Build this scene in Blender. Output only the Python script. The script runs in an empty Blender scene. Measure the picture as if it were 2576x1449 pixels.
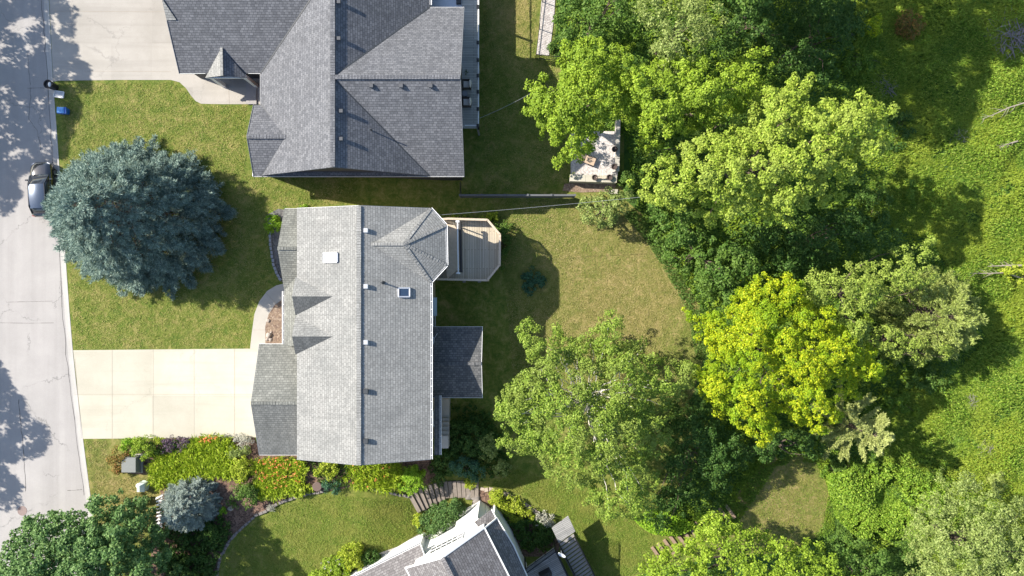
import bpy, bmesh, math, random
import numpy as np
from mathutils import Vector, Matrix

# ------------------------------------------------------------------ camera, sky, sun, exposure
S = bpy.context.scene
COL = S.collection
H0 = 60.0                      # camera height above the street
FP = 1796.0                    # focal length in photo units (photo is 2576 x 1449 units)
camd = bpy.data.cameras.new('camera'); cam = bpy.data.objects.new('camera', camd); COL.objects.link(cam)
cam.location = (0, 0, H0); cam.rotation_euler = (0, 0, 0)
camd.sensor_width = 36.0; camd.lens = 36.0 * FP / 2576.0; camd.clip_end = 2000; camd.clip_start = 0.5
S.camera = cam
ELEV = math.radians(35.8); SH = Vector((0.937, -0.350))
wd = bpy.data.worlds.new('World'); S.world = wd; wd.use_nodes = True
nt = wd.node_tree; bg = nt.nodes['Background']
sky = nt.nodes.new('ShaderNodeTexSky'); sky.sky_type = 'NISHITA'; sky.sun_disc = False
sky.sun_elevation = ELEV; sky.sun_rotation = math.atan2(-SH.x, -SH.y) % (2 * math.pi)
nt.links.new(sky.outputs[0], bg.inputs[0]); bg.inputs[1].default_value = 0.118
sund = bpy.data.lights.new('sun', 'SUN'); sund.energy = 5.0; sund.angle = math.radians(0.5); sund.color = (1.0, 0.93, 0.82)
sun = bpy.data.objects.new('sun', sund); COL.objects.link(sun)
dv = Vector((SH.x * math.cos(ELEV), SH.y * math.cos(ELEV), -math.sin(ELEV)))
sun.rotation_euler = dv.to_track_quat('-Z', 'Y').to_euler(); sun.location = (-40, 20, 50)
S.view_settings.view_transform = 'Standard'; S.view_settings.look = 'None'; S.view_settings.gamma = 1
S.view_settings.exposure = 1.0
S.cycles.max_bounces = 6; S.cycles.diffuse_bounces = 3; S.cycles.transmission_bounces = 3; S.cycles.transparent_max_bounces = 4

# ------------------------------------------------------------------ helpers
R = np.random.RandomState(7)
def sst(a, b, x):
    t = np.clip((x - a) / (b - a), 0, 1); return t * t * (3 - 2 * t)
def tz(x, y):                  # the yards fall from the street side to the back
    return -2.1 * sst(-13, -5, x) - 1.2 * sst(16, 30, x)
def W(px, py, z=0.0):
    k = (H0 - z) / FP
    return Vector(((px - 1288) * k, (724.5 - py) * k, z))
def G(px, py, dz=0.0):
    z = 0.0
    for _ in range(12):
        p = W(px, py, z); z = 0.5 * z + 0.5 * (float(tz(p.x, p.y)) + dz)
    return W(px, py, z)
def tag(o, label=None, cat=None, group=None, kind=None):
    if label: o['label'] = label
    if cat: o['category'] = cat
    if group: o['group'] = group
    if kind: o['kind'] = kind
    return o
def empty(name, loc, label, cat, group=None, rz=0):
    o = bpy.data.objects.new(name, None); o.empty_display_size = 0.3; COL.objects.link(o)
    o.location = loc; o.rotation_euler = (0, 0, rz)
    return tag(o, label, cat, group)
def copy_tree(o, parent=None):
    c = o.copy(); COL.objects.link(c)
    if parent: c.parent = parent
    for ch in [k for k in bpy.data.objects if k.parent == o]: copy_tree(ch, c)
    return c
def origin_of(p):
    v = Vector((0, 0, 0))
    while p is not None: v += Vector(p.location); p = p.parent
    return v
def meshobj(name, V, F, mat, parent=None, local=False, uv=None, smooth=False, base=None):
    """V in world coordinates unless local"""
    me = bpy.data.meshes.new(name)
    V = np.asarray(V, dtype=float).reshape(-1, 3)
    off = np.zeros(3)
    if parent is not None and not local: off = np.array(origin_of(parent))
    if parent is None and base is not None: off = np.array(base)
    me.from_pydata((V - off).tolist(), [], F)
    if uv is not None:
        l = me.uv_layers.new(name='UVMap'); l.data.foreach_set('uv', np.asarray(uv, dtype=float).ravel())
    if smooth: me.polygons.foreach_set('use_smooth', [True] * len(me.polygons))
    me.validate(); me.update()
    o = bpy.data.objects.new(name, me); COL.objects.link(o)
    if mat: me.materials.append(mat)
    if parent is not None: o.parent = parent
    elif base is not None: o.location = base
    return o
class MB:
    def __init__(s): s.v = []; s.f = []
    def add(s, vs, fs):
        n = len(s.v); s.v += [tuple(v) for v in vs]; s.f += [tuple(i + n for i in f) for f in fs]
    def box(s, c, d, rz=0.0, taper=1.0):
        x, y, z = d[0] / 2, d[1] / 2, d[2] / 2; cs, sn = math.cos(rz), math.sin(rz); vs = []
        for k, t in ((-1, 1.0), (1, taper)):
            for a, b in ((-1, -1), (1, -1), (1, 1), (-1, 1)):
                X, Y = a * x * t, b * y * t
                vs.append((c[0] + X * cs - Y * sn, c[1] + X * sn + Y * cs, c[2] + k * z))
        s.add(vs, [(3, 2, 1, 0), (4, 5, 6, 7), (0, 1, 5, 4), (1, 2, 6, 5), (2, 3, 7, 6), (3, 0, 4, 7)])
    def bar(s, p, q, w, h):          # box along p-q, w sideways, h in z
        p = Vector(p); q = Vector(q); d = (q - p); L = d.length
        if L < 1e-6: return
        d.normalize(); side = d.cross(Vector((0, 0, 1)))
        if side.length < 1e-3: side = Vector((1, 0, 0))
        side.normalize(); up = side.cross(d)
        vs = []
        for e in (p, q):
            for a, b in ((-1, -1), (1, -1), (1, 1), (-1, 1)): vs.append(e + side * a * w / 2 + up * b * h / 2)
        s.add(vs, [(0, 1, 2, 3), (7, 6, 5, 4), (0, 4, 5, 1), (1, 5, 6, 2), (2, 6, 7, 3), (3, 7, 4, 0)])
    def tube(s, pts, rad, n=6):
        pts = [Vector(p) for p in pts]; m = len(pts)
        if not hasattr(rad, '__len__'): rad = [rad] * m
        rings = []
        for i, p in enumerate(pts):
            d = (pts[min(i + 1, m - 1)] - pts[max(i - 1, 0)]).normalized()
            a = d.cross(Vector((0.13, 0.21, 1)))
            if a.length < 1e-3: a = d.cross(Vector((1, 0, 0)))
            a.normalize(); b = d.cross(a)
            rings.append([p + (a * math.cos(2 * math.pi * k / n) + b * math.sin(2 * math.pi * k / n)) * rad[i] for k in range(n)])
        vs = [v for r in rings for v in r]; fs = []
        for i in range(m - 1):
            for k in range(n): fs.append((i * n + k, i * n + (k + 1) % n, (i + 1) * n + (k + 1) % n, (i + 1) * n + k))
        fs.append(tuple(range(n))[::-1]); fs.append(tuple((m - 1) * n + k for k in range(n)))
        s.add(vs, fs)
    def lathe(s, c, prof, n=20, sx=1, sy=1):
        vs = []; fs = []
        for r, z in prof:
            for k in range(n):
                a = 2 * math.pi * k / n; vs.append((c[0] + r * sx * math.cos(a), c[1] + r * sy * math.sin(a), c[2] + z))
        for i in range(len(prof) - 1):
            for k in range(n): fs.append((i * n + k, i * n + (k + 1) % n, (i + 1) * n + (k + 1) % n, (i + 1) * n + k))
        fs.append(tuple(range(n))[::-1]); fs.append(tuple((len(prof) - 1) * n + k for k in range(n)))
        s.add(vs, fs)
    def prism(s, poly, dep):         # a polygon and the solid under it
        n = len(poly); vs = [Vector(p) for p in poly] + [Vector(p) - Vector((0, 0, dep)) for p in poly]
        a = sum(((vs[i].x * vs[(i + 1) % n].y - vs[(i + 1) % n].x * vs[i].y) for i in range(n)))
        fs = [tuple(range(n)), tuple(range(2 * n - 1, n - 1, -1))] + [(i, n + i, n + (i + 1) % n, (i + 1) % n) for i in range(n)]
        if a < 0: fs = [f[::-1] for f in fs]
        s.add(vs, fs)
    def build(s, name, mat, parent=None, local=False, smooth=False, base=None, roofuv=False):
        uv = None
        if roofuv:
            V = np.array(s.v); uv = []
            for f in s.f:
                p = V[list(f)]; n = np.zeros(3)
                for i in range(len(p)): n += np.cross(p[i] - p[0], p[(i + 1) % len(p)] - p[0])
                n /= max(np.linalg.norm(n), 1e-9)
                al = np.cross((0, 0, 1), n); L = np.linalg.norm(al)
                al = al / L if L > 1e-3 else np.array((1., 0, 0)); up = np.cross(n, al)
                for q in p: uv.append((float(q @ al), float(q @ up)))
        return meshobj(name, s.v, s.f, mat, parent, local, uv, smooth, base)

# ------------------------------------------------------------------ materials
def newmat(name):
    m = bpy.data.materials.new(name); m.use_nodes = True
    return m, m.node_tree.nodes, m.node_tree.links, m.node_tree.nodes['Principled BSDF']
def plain(name, col, rough=0.6, metal=0.0, var=0.12, scale=6.0, bump=0.15, spec=0.5, coat=0.0):
    m, N, L, B = newmat(name)
    tc = N.new('ShaderNodeTexCoord'); no = N.new('ShaderNodeTexNoise'); no.inputs['Scale'].default_value = scale; no.inputs['Detail'].default_value = 5
    L.new(tc.outputs['Object'], no.inputs['Vector'])
    mx = N.new('ShaderNodeMix'); mx.data_type = 'RGBA'
    mx.inputs[6].default_value = (*[c * (1 - var) for c in col], 1); mx.inputs[7].default_value = (*[min(1, c * (1 + var)) for c in col], 1)
    L.new(no.outputs[0], mx.inputs[0]); L.new(mx.outputs[2], B.inputs['Base Color'])
    B.inputs['Roughness'].default_value = rough; B.inputs['Metallic'].default_value = metal
    B.inputs['Specular IOR Level'].default_value = spec; B.inputs['Coat Weight'].default_value = coat
    if bump > 0:
        bp = N.new('ShaderNodeBump'); bp.inputs['Strength'].default_value = bump; bp.inputs['Distance'].default_value = 0.02
        L.new(no.outputs[0], bp.inputs['Height']); L.new(bp.outputs[0], B.inputs['Normal'])
    return m
def leafmat(name, c1, c2, c3, trans=0.25, rough=0.55, patch=None, pscale=0.5):
    m, N, L, B = newmat(name)
    ge = N.new('ShaderNodeNewGeometry'); rp = N.new('ShaderNodeValToRGB')
    e = rp.color_ramp.elements; e[0].position = 0.0; e[0].color = (*c1, 1); e[1].position = 1.0; e[1].color = (*c3, 1)
    k = e.new(0.5); k.color = (*c2, 1)
    L.new(ge.outputs['Random Per Island'], rp.inputs[0])
    out = rp.outputs[0]
    if patch:                                     # clumps of another leaf colour (new growth)
        tc = N.new('ShaderNodeTexCoord'); no = N.new('ShaderNodeTexNoise'); no.inputs['Scale'].default_value = pscale; no.inputs['Detail'].default_value = 3
        L.new(tc.outputs['Object'], no.inputs['Vector'])
        r2 = N.new('ShaderNodeValToRGB'); r2.color_ramp.elements[0].position = 0.45; r2.color_ramp.elements[1].position = 0.62
        L.new(no.outputs[0], r2.inputs[0])
        mx = N.new('ShaderNodeMix'); mx.data_type = 'RGBA'; mx.inputs[7].default_value = (*patch, 1)
        mu = N.new('ShaderNodeMath'); mu.operation = 'MULTIPLY'; mu.inputs[1].default_value = 0.7
        L.new(r2.outputs[0], mu.inputs[0]); L.new(mu.outputs[0], mx.inputs[0]); L.new(out, mx.inputs[6]); out = mx.outputs[2]
    L.new(out, B.inputs['Base Color']); B.inputs['Roughness'].default_value = rough
    B.inputs['Specular IOR Level'].default_value = 0.18
    tr = N.new('ShaderNodeBsdfTranslucent'); L.new(out, tr.inputs[0]); ms = N.new('ShaderNodeMixShader'); ms.inputs[0].default_value = trans
    L.new(B.outputs[0], ms.inputs[1]); L.new(tr.outputs[0], ms.inputs[2]); L.new(ms.outputs[0], N['Material Output'].inputs[0])
    return m
def shingle(name, ca, cb, stain=0.0, stcol=(0.05, 0.05, 0.045), row=0.19, wid=0.30, bump=0.9):
    m, N, L, B = newmat(name)
    uv = N.new('ShaderNodeUVMap'); br = N.new('ShaderNodeTexBrick')
    br.inputs['Scale'].default_value = 1; br.inputs['Brick Width'].default_value = wid; br.inputs['Row Height'].default_value = row
    br.inputs['Mortar Size'].default_value = 0.017; br.inputs['Mortar Smooth'].default_value = 0.2; br.offset = 0.37; br.offset_frequency = 2
    br.inputs['Color1'].default_value = (*ca, 1); br.inputs['Color2'].default_value = (*cb, 1); br.inputs['Mortar'].default_value = (*[c * 0.6 for c in ca], 1)
    L.new(uv.outputs[0], br.inputs['Vector'])
    no = N.new('ShaderNodeTexNoise'); no.inputs['Scale'].default_value = 0.55; no.inputs['Detail'].default_value = 6; L.new(uv.outputs[0], no.inputs['Vector'])
    rr = N.new('ShaderNodeValToRGB'); rr.color_ramp.elements[0].position = 0.35; rr.color_ramp.elements[1].position = 0.75
    L.new(no.outputs[0], rr.inputs[0])
    mu = N.new('ShaderNodeMath'); mu.operation = 'MULTIPLY'; mu.inputs[1].default_value = stain; L.new(rr.outputs[0], mu.inputs[0])
    mx = N.new('ShaderNodeMix'); mx.data_type = 'RGBA'; mx.inputs[7].default_value = (*stcol, 1)
    L.new(mu.outputs[0], mx.inputs[0]); L.new(br.outputs['Color'], mx.inputs[6])
    mp = N.new('ShaderNodeMapping'); mp.inputs['Scale'].default_value = (2.4, 0.22, 1); L.new(uv.outputs[0], mp.inputs['Vector'])
    ns = N.new('ShaderNodeTexNoise'); ns.inputs['Scale'].default_value = 1.0; ns.inputs['Detail'].default_value = 7; ns.inputs['Roughness'].default_value = 0.7; L.new(mp.outputs[0], ns.inputs['Vector'])
    rs_ = N.new('ShaderNodeValToRGB'); rs_.color_ramp.elements[0].position = 0.46; rs_.color_ramp.elements[1].position = 0.72; L.new(ns.outputs[0], rs_.inputs[0])
    mq = N.new('ShaderNodeMath'); mq.operation = 'MULTIPLY'; mq.inputs[1].default_value = 0.16 + 0.5 * stain; L.new(rs_.outputs[0], mq.inputs[0])
    m3 = N.new('ShaderNodeMix'); m3.data_type = 'RGBA'; m3.inputs[7].default_value = (*[c * 0.5 for c in ca], 1); L.new(mq.outputs[0], m3.inputs[0]); L.new(mx.outputs[2], m3.inputs[6]); mx = m3
    n2 = N.new('ShaderNodeTexNoise'); n2.inputs['Scale'].default_value = 5; n2.inputs['Detail'].default_value = 6; L.new(uv.outputs[0], n2.inputs['Vector'])
    m2 = N.new('ShaderNodeMix'); m2.data_type = 'RGBA'; m2.blend_type = 'OVERLAY'; m2.inputs[0].default_value = 0.35
    L.new(mx.outputs[2], m2.inputs[6]); L.new(n2.outputs[0], m2.inputs[7]); L.new(m2.outputs[2], B.inputs['Base Color'])
    sx = N.new('ShaderNodeSeparateXYZ'); L.new(uv.outputs[0], sx.inputs[0])
    dv_ = N.new('ShaderNodeMath'); dv_.operation = 'DIVIDE'; dv_.inputs[1].default_value = row; L.new(sx.outputs[1], dv_.inputs[0])
    fr = N.new('ShaderNodeMath'); fr.operation = 'FRACT'; L.new(dv_.outputs[0], fr.inputs[0])
    iv = N.new('ShaderNodeMath'); iv.operation = 'SUBTRACT'; iv.inputs[0].default_value = 1; L.new(fr.outputs[0], iv.inputs[1])
    bp = N.new('ShaderNodeBump'); bp.inputs['Strength'].default_value = bump; bp.inputs['Distance'].default_value = 0.012
    L.new(iv.outputs[0], bp.inputs['Height']); L.new(bp.outputs[0], B.inputs['Normal'])
    B.inputs['Roughness'].default_value = 0.85; B.inputs['Specular IOR Level'].default_value = 0.25
    return m
def ramp(N, L, src, stops):
    r = N.new('ShaderNodeValToRGB'); e = r.color_ramp.elements
    e[0].position, e[0].color = stops[0][0], (*stops[0][1], 1); e[1].position, e[1].color = stops[-1][0], (*stops[-1][1], 1)
    for p, c in stops[1:-1]:
        k = e.new(p); k.color = (*c, 1)
    L.new(src, r.inputs[0]); return r.outputs[0]
def noise(N, L, vec, scale, detail=5, rough=0.6, dist=0.0):
    n = N.new('ShaderNodeTexNoise'); n.inputs['Scale'].default_value = scale; n.inputs['Detail'].default_value = detail
    n.inputs['Roughness'].default_value = rough; n.inputs['Distortion'].default_value = dist; L.new(vec, n.inputs['Vector']); return n.outputs[0]
def mixc(N, L, f, a, b, mode='MIX'):
    m = N.new('ShaderNodeMix'); m.data_type = 'RGBA'; m.blend_type = mode
    for s, v in ((0, f), (6, a), (7, b)):
        if isinstance(v, (int, float)): m.inputs[s].default_value = v
        elif isinstance(v, tuple): m.inputs[s].default_value = (*v, 1)
        else: L.new(v, m.inputs[s])
    return m.outputs[2]
def mth(N, L, op, a, b=None, clamp=False):
    m = N.new('ShaderNodeMath'); m.operation = op; m.use_clamp = clamp
    for i, v in enumerate((a, b)):
        if v is None: continue
        if isinstance(v, (int, float)): m.inputs[i].default_value = v
        else: L.new(v, m.inputs[i])
    return m.outputs[0]
def blob(N, L, pos, c, rx, ry, soft=0.6):      # 1 inside an ellipse of the lawn, fading out at its rim (where the turf itself is dry or lush)
    mp = N.new('ShaderNodeMapping'); mp.vector_type = 'POINT'
    mp.inputs['Location'].default_value = (-c[0] / rx, -c[1] / ry, 0); mp.inputs['Scale'].default_value = (1 / rx, 1 / ry, 0)
    L.new(pos, mp.inputs['Vector'])
    ln = N.new('ShaderNodeVectorMath'); ln.operation = 'LENGTH'; L.new(mp.outputs[0], ln.inputs[0])
    d = mth(N, L, 'SUBTRACT', 1.0, ln.outputs['Value']); return mth(N, L, 'DIVIDE', d, soft, True)

def make_lawn():
    m, N, L, B = newmat('lawn')
    pos = N.new('ShaderNodeTexCoord').outputs['Object']
    big = noise(N, L, pos, 0.35, 6, 0.65, 0.3); mid = noise(N, L, pos, 1.3, 9, 0.78, 0.5); fine = noise(N, L, pos, 5, 7, 0.85, 0.9); vf = noise(N, L, pos, 16, 5, 0.9, 0.5)
    green = ramp(N, L, mid, [(0.34, (0.06, 0.12, 0.016)), (0.5, (0.145, 0.18, 0.034)), (0.66, (0.29, 0.255, 0.09))])
    dry = ramp(N, L, mid, [(0.34, (0.13, 0.14, 0.035)), (0.5, (0.24, 0.205, 0.07)), (0.66, (0.38, 0.29, 0.14))])
    bx = W(1560, 730, -2); f = blob(N, L, pos, (bx.x, bx.y), 10.5, 10.5, 0.8)
    b2 = W(1950, 1260, -3); f2 = blob(N, L, pos, (b2.x, b2.y), 7, 7, 0.7)
    b3 = W(1290, 30, -2); f3 = blob(N, L, pos, (b3.x, b3.y), 3, 6, 0.9)
    b4 = W(330, 1230, 0); f4 = blob(N, L, pos, (b4.x, b4.y), 6, 5.5, 0.9)
    ff = mth(N, L, 'MAXIMUM', mth(N, L, 'MAXIMUM', f, f2), mth(N, L, 'MAXIMUM', f3, f4))
    ff = mth(N, L, 'MULTIPLY', ff, mth(N, L, 'MULTIPLY', big, 1.9), True)
    col = mixc(N, L, ff, green, dry)
    w = W(960, 1330, 0); lw = blob(N, L, pos, (w.x, w.y), 14, 7, 0.6)
    w2 = W(1500, 1300, -2); lw2 = blob(N, L, pos, (w2.x, w2.y), 9, 8, 0.5)
    lush = ramp(N, L, mid, [(0.34, (0.08, 0.125, 0.016)), (0.66, (0.20, 0.21, 0.045))])
    col = mixc(N, L, mth(N, L, 'MULTIPLY', mth(N, L, 'MAXIMUM', lw, lw2), 0.85), col, lush)
    tan = ramp(N, L, fine, [(0.54, (0, 0, 0)), (0.66, (1, 1, 1))])
    col = mixc(N, L, mth(N, L, 'MULTIPLY', tan, 0.6), col, (0.31, 0.25, 0.11))
    dk = ramp(N, L, fine, [(0.34, (1, 1, 1)), (0.47, (0, 0, 0))])
    col = mixc(N, L, mth(N, L, 'MULTIPLY', dk, 0.6), col, (0.055, 0.09, 0.014))
    col = mixc(N, L, 0.8, col, mixc(N, L, vf, (0.12, 0.12, 0.12), (0.90, 0.90, 0.90)), 'OVERLAY')
    L.new(col, B.inputs['Base Color']); B.inputs['Roughness'].default_value = 0.9; B.inputs['Specular IOR Level'].default_value = 0.15
    bp = N.new('ShaderNodeBump'); bp.inputs['Strength'].default_value = 0.9; bp.inputs['Distance'].default_value = 0.06
    L.new(mth(N, L, 'ADD', fine, mth(N, L, 'MULTIPLY', vf, 0.7)), bp.inputs['Height']); L.new(bp.outputs[0], B.inputs['Normal'])
    return m
def make_meadowground():
    m, N, L, B = newmat('meadow_soil')
    pos = N.new('ShaderNodeTexCoord').outputs['Object']
    c = ramp(N, L, noise(N, L, pos, 1.2, 6, 0.7, 0.5), [(0.3, (0.025, 0.07, 0.01)), (0.7, (0.08, 0.15, 0.02))])
    L.new(c, B.inputs['Base Color']); B.inputs['Roughness'].default_value = 1
    return m
def make_concrete(name, a, b, crack=0.0, tracks=False, stains=False):
    m, N, L, B = newmat(name)
    pos = N.new('ShaderNodeTexCoord').outputs['Object']
    big = noise(N, L, pos, 0.35, 6, 0.65, 0.2); fine = noise(N, L, pos, 14, 4, 0.7)
    col = ramp(N, L, big, [(0.3, a), (0.7, b)])
    if tracks:                                    # tyre-worn bands along the street
        mp = N.new('ShaderNodeMapping'); mp.inputs['Rotation'].default_value = (0, 0, math.radians(-5)); mp.inputs['Scale'].default_value = (1, 0.03, 1); L.new(pos, mp.inputs['Vector'])
        st = noise(N, L, mp.outputs[0], 1.1, 3, 0.6)
        col = mixc(N, L, mth(N, L, 'MULTIPLY', ramp(N, L, st, [(0.4, (0, 0, 0)), (0.65, (1, 1, 1))]), 0.45), col, tuple(c * 0.86 for c in a))
    col = mixc(N, L, 0.3, col, mixc(N, L, fine, (0.3, 0.3, 0.3), (0.7, 0.7, 0.7)), 'OVERLAY')
    if stains:                                    # tyre marks along the drive, darker slabs and rusty drips
        mp = N.new('ShaderNodeMapping'); mp.inputs['Scale'].default_value = (0.05, 1, 1); L.new(pos, mp.inputs['Vector'])
        st = noise(N, L, mp.outputs[0], 1.3, 4, 0.6)
        col = mixc(N, L, mth(N, L, 'MULTIPLY', ramp(N, L, st, [(0.5, (0, 0, 0)), (0.68, (1, 1, 1))]), 0.35), col, tuple(c * 0.80 for c in a))
        sl = N.new('ShaderNodeTexBrick'); sl.offset = 0; sl.inputs['Scale'].default_value = 1; sl.inputs['Brick Width'].default_value = 3.43; sl.inputs['Row Height'].default_value = 3.7; sl.inputs['Mortar Size'].default_value = 0.0
        sl.inputs['Color1'].default_value = (0.42, 0.42, 0.42, 1); sl.inputs['Color2'].default_value = (0.56, 0.56, 0.56, 1); m9 = N.new('ShaderNodeMapping'); m9.inputs['Location'].default_value = (-0.62 + 0.0, 1.65, 0); L.new(pos, m9.inputs['Vector']); L.new(m9.outputs[0], sl.inputs['Vector'])
        col = mixc(N, L, 0.6, col, sl.outputs['Color'], 'OVERLAY')
        dr = ramp(N, L, noise(N, L, pos, 2.2, 8, 0.75, 1.0), [(0.60, (0, 0, 0)), (0.74, (1, 1, 1))])
        col = mixc(N, L, mth(N, L, 'MULTIPLY', dr, 0.35), col, (0.30, 0.26, 0.20))
    if crack > 0:
        vo = N.new('ShaderNodeTexVoronoi'); vo.feature = 'DISTANCE_TO_EDGE'; vo.inputs['Scale'].default_value = 0.16
        dn = N.new('ShaderNodeTexNoise'); dn.inputs['Scale'].default_value = 0.9; dn.inputs['Detail'].default_value = 8; dn.inputs['Roughness'].default_value = 0.7; L.new(pos, dn.inputs['Vector'])
        ad = N.new('ShaderNodeVectorMath'); ad.operation = 'MULTIPLY_ADD'; L.new(dn.outputs['Color'], ad.inputs[0]); ad.inputs[1].default_value = (2.2, 2.2, 0); L.new(pos, ad.inputs[2])
        L.new(ad.outputs[0], vo.inputs['Vector'])
        ck = ramp(N, L, vo.outputs['Distance'], [(0.0, (1, 1, 1)), (0.006, (0, 0, 0))])
        msk = ramp(N, L, noise(N, L, pos, 0.25, 3), [(0.46, (0, 0, 0)), (0.56, (1, 1, 1))])
        col = mixc(N, L, mth(N, L, 'MULTIPLY', mth(N, L, 'MULTIPLY', ck, msk), crack), col, (0.1, 0.1, 0.1))
    L.new(col, B.inputs['Base Color']); B.inputs['Roughness'].default_value = 0.9; B.inputs['Specular IOR Level'].default_value = 0.2
    bp = N.new('ShaderNodeBump'); bp.inputs['Strength'].default_value = 0.25; bp.inputs['Distance'].default_value = 0.01
    L.new(fine, bp.inputs['Height']); L.new(bp.outputs[0], B.inputs['Normal'])
    return m
def make_speckle(name, cols, scale=6, bump=0.6):
    m, N, L, B = newmat(name)
    pos = N.new('ShaderNodeTexCoord').outputs['Object']
    vo = N.new('ShaderNodeTexVoronoi'); vo.inputs['Scale'].default_value = scale; L.new(pos, vo.inputs['Vector'])
    sp = N.new('ShaderNodeSeparateColor'); L.new(vo.outputs['Color'], sp.inputs[0])
    st = [(i / (len(cols) - 1), c) for i, c in enumerate(cols)]
    col = ramp(N, L, sp.outputs[0], st); big = noise(N, L, pos, 0.8, 5)
    col = mixc(N, L, 0.35, col, mixc(N, L, big, (0.25, 0.25, 0.25), (0.75, 0.75, 0.75)), 'OVERLAY')
    L.new(col, B.inputs['Base Color']); B.inputs['Roughness'].default_value = 0.95
    bp = N.new('ShaderNodeBump'); bp.inputs['Strength'].default_value = bump; bp.inputs['Distance'].default_value = 0.03; bp.invert = True
    L.new(vo.outputs['Distance'], bp.inputs['Height']); L.new(bp.outputs[0], B.inputs['Normal'])
    return m
def make_boards(name, ca, cb, wid=0.14, axis=0, gap=(0.03, 0.025, 0.02), rot=0.0):
    m, N, L, B = newmat(name)
    tc = N.new('ShaderNodeTexCoord'); mp = N.new('ShaderNodeMapping'); L.new(tc.outputs['Object'], mp.inputs['Vector'])
    mp.inputs['Rotation'].default_value = (0, 0, rot + (math.pi / 2 if axis == 1 else 0))
    br = N.new('ShaderNodeTexBrick'); br.offset = 0.5; L.new(mp.outputs[0], br.inputs['Vector'])
    br.inputs['Scale'].default_value = 1; br.inputs['Brick Width'].default_value = 3.1; br.inputs['Row Height'].default_value = wid; br.inputs['Mortar Size'].default_value = 0.009
    br.inputs['Color1'].default_value = (*ca, 1); br.inputs['Color2'].default_value = (*cb, 1); br.inputs['Mortar'].default_value = (*gap, 1)
    mp2 = N.new('ShaderNodeMapping'); mp2.inputs['Scale'].default_value = (1, 12, 1); L.new(mp.outputs[0], mp2.inputs['Vector'])
    g = noise(N, L, mp2.outputs[0], 1.5, 5); g2 = noise(N, L, tc.outputs['Object'], 0.8, 4)
    col = mixc(N, L, 0.5, br.outputs['Color'], mixc(N, L, g, (0.3, 0.3, 0.3), (0.7, 0.7, 0.7)), 'OVERLAY')
    col = mixc(N, L, 0.35, col, mixc(N, L, g2, (0.3, 0.3, 0.3), (0.7, 0.7, 0.7)), 'OVERLAY')
    L.new(col, B.inputs['Base Color']); B.inputs['Roughness'].default_value = 0.8
    bp = N.new('ShaderNodeBump'); bp.inputs['Strength'].default_value = 0.6; bp.inputs['Distance'].default_value = 0.01; bp.invert = True
    L.new(br.outputs['Fac'], bp.inputs['Height']); L.new(bp.outputs[0], B.inputs['Normal'])
    return m
def make_siding(name, col, step=0.15):
    m, N, L, B = newmat(name)
    ge = N.new('ShaderNodeNewGeometry'); sx = N.new('ShaderNodeSeparateXYZ'); L.new(ge.outputs['Position'], sx.inputs[0])
    fr = mth(N, L, 'FRACT', mth(N, L, 'DIVIDE', sx.outputs[2], step))
    no = noise(N, L, ge.outputs['Position'], 3, 5)
    c = mixc(N, L, no, tuple(x * 0.9 for x in col), tuple(min(1, x * 1.06) for x in col)); L.new(c, B.inputs['Base Color'])
    bp = N.new('ShaderNodeBump'); bp.inputs['Strength'].default_value = 0.8; bp.inputs['Distance'].default_value = 0.02; bp.invert = True
    L.new(fr, bp.inputs['Height']); L.new(bp.outputs[0], B.inputs['Normal']); B.inputs['Roughness'].default_value = 0.6
    return m

M = {}
M['lawn'] = make_lawn(); M['soil'] = make_meadowground()
M['road'] = make_concrete('street_surface', (0.325, 0.310, 0.300), (0.385, 0.368, 0.355), 0.7, True)
M['kerb'] = make_concrete('kerb_concrete', (0.38, 0.37, 0.35), (0.47, 0.455, 0.43))
M['drive'] = make_concrete('pale_driveway_concrete', (0.425, 0.40, 0.325), (0.50, 0.475, 0.395), 0.25, False, True)
M['drive2'] = make_concrete('grey_driveway_concrete', (0.34, 0.318, 0.285), (0.41, 0.385, 0.35), 0.3, False, True)
M['walk'] = make_concrete('walk_concrete', (0.38, 0.36, 0.32), (0.48, 0.45, 0.40))
M['joint'] = plain('joint_filler', (0.33, 0.28, 0.22), 0.9)
M['tar'] = plain('crack_tar', (0.09, 0.085, 0.08), 0.9)
M['mulch'] = make_speckle('wood_mulch', [(0.06, 0.035, 0.025), (0.14, 0.085, 0.06), (0.22, 0.14, 0.10), (0.10, 0.06, 0.045)], 9)
M['mulchl'] = make_speckle('pale_bark_mulch', [(0.19, 0.14, 0.10), (0.28, 0.20, 0.14), (0.15, 0.10, 0.075), (0.36, 0.28, 0.21)], 9)
M['gravel'] = make_speckle('white_gravel', [(0.38, 0.35, 0.33), (0.62, 0.58, 0.55), (0.5, 0.46, 0.44), (0.3, 0.27, 0.26)], 11)
M['slate'] = make_speckle('grey_slate_mulch', [(0.07, 0.07, 0.07), (0.13, 0.13, 0.13), (0.18, 0.175, 0.17)], 8)
M['stone'] = plain('edging_stone', (0.20, 0.18, 0.165), 0.9, var=0.3, scale=3, bump=0.5)
M['stone2'] = plain('step_stone', (0.20, 0.17, 0.145), 0.9, var=0.35, scale=4, bump=0.6)
M['edgeb'] = plain('pale_brick_edging', (0.40, 0.33, 0.27), 0.9, var=0.25, scale=4)
M['urn'] = plain('dark_urn_iron', (0.07, 0.05, 0.045), 0.8)
M['lidb'] = plain('brown_barrel_lid', (0.13, 0.09, 0.075), 0.9)
M['timber'] = plain('step_timber', (0.27, 0.19, 0.13), 0.9, var=0.3, scale=5, bump=0.5)
M['rock'] = plain('boulder', (0.36, 0.31, 0.27), 0.85, var=0.25, scale=5, bump=0.6)
M['shA'] = shingle('weathered_grey_shingles', (0.25, 0.25, 0.24), (0.325, 0.325, 0.31), 0.35, (0.10, 0.11, 0.11))
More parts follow.
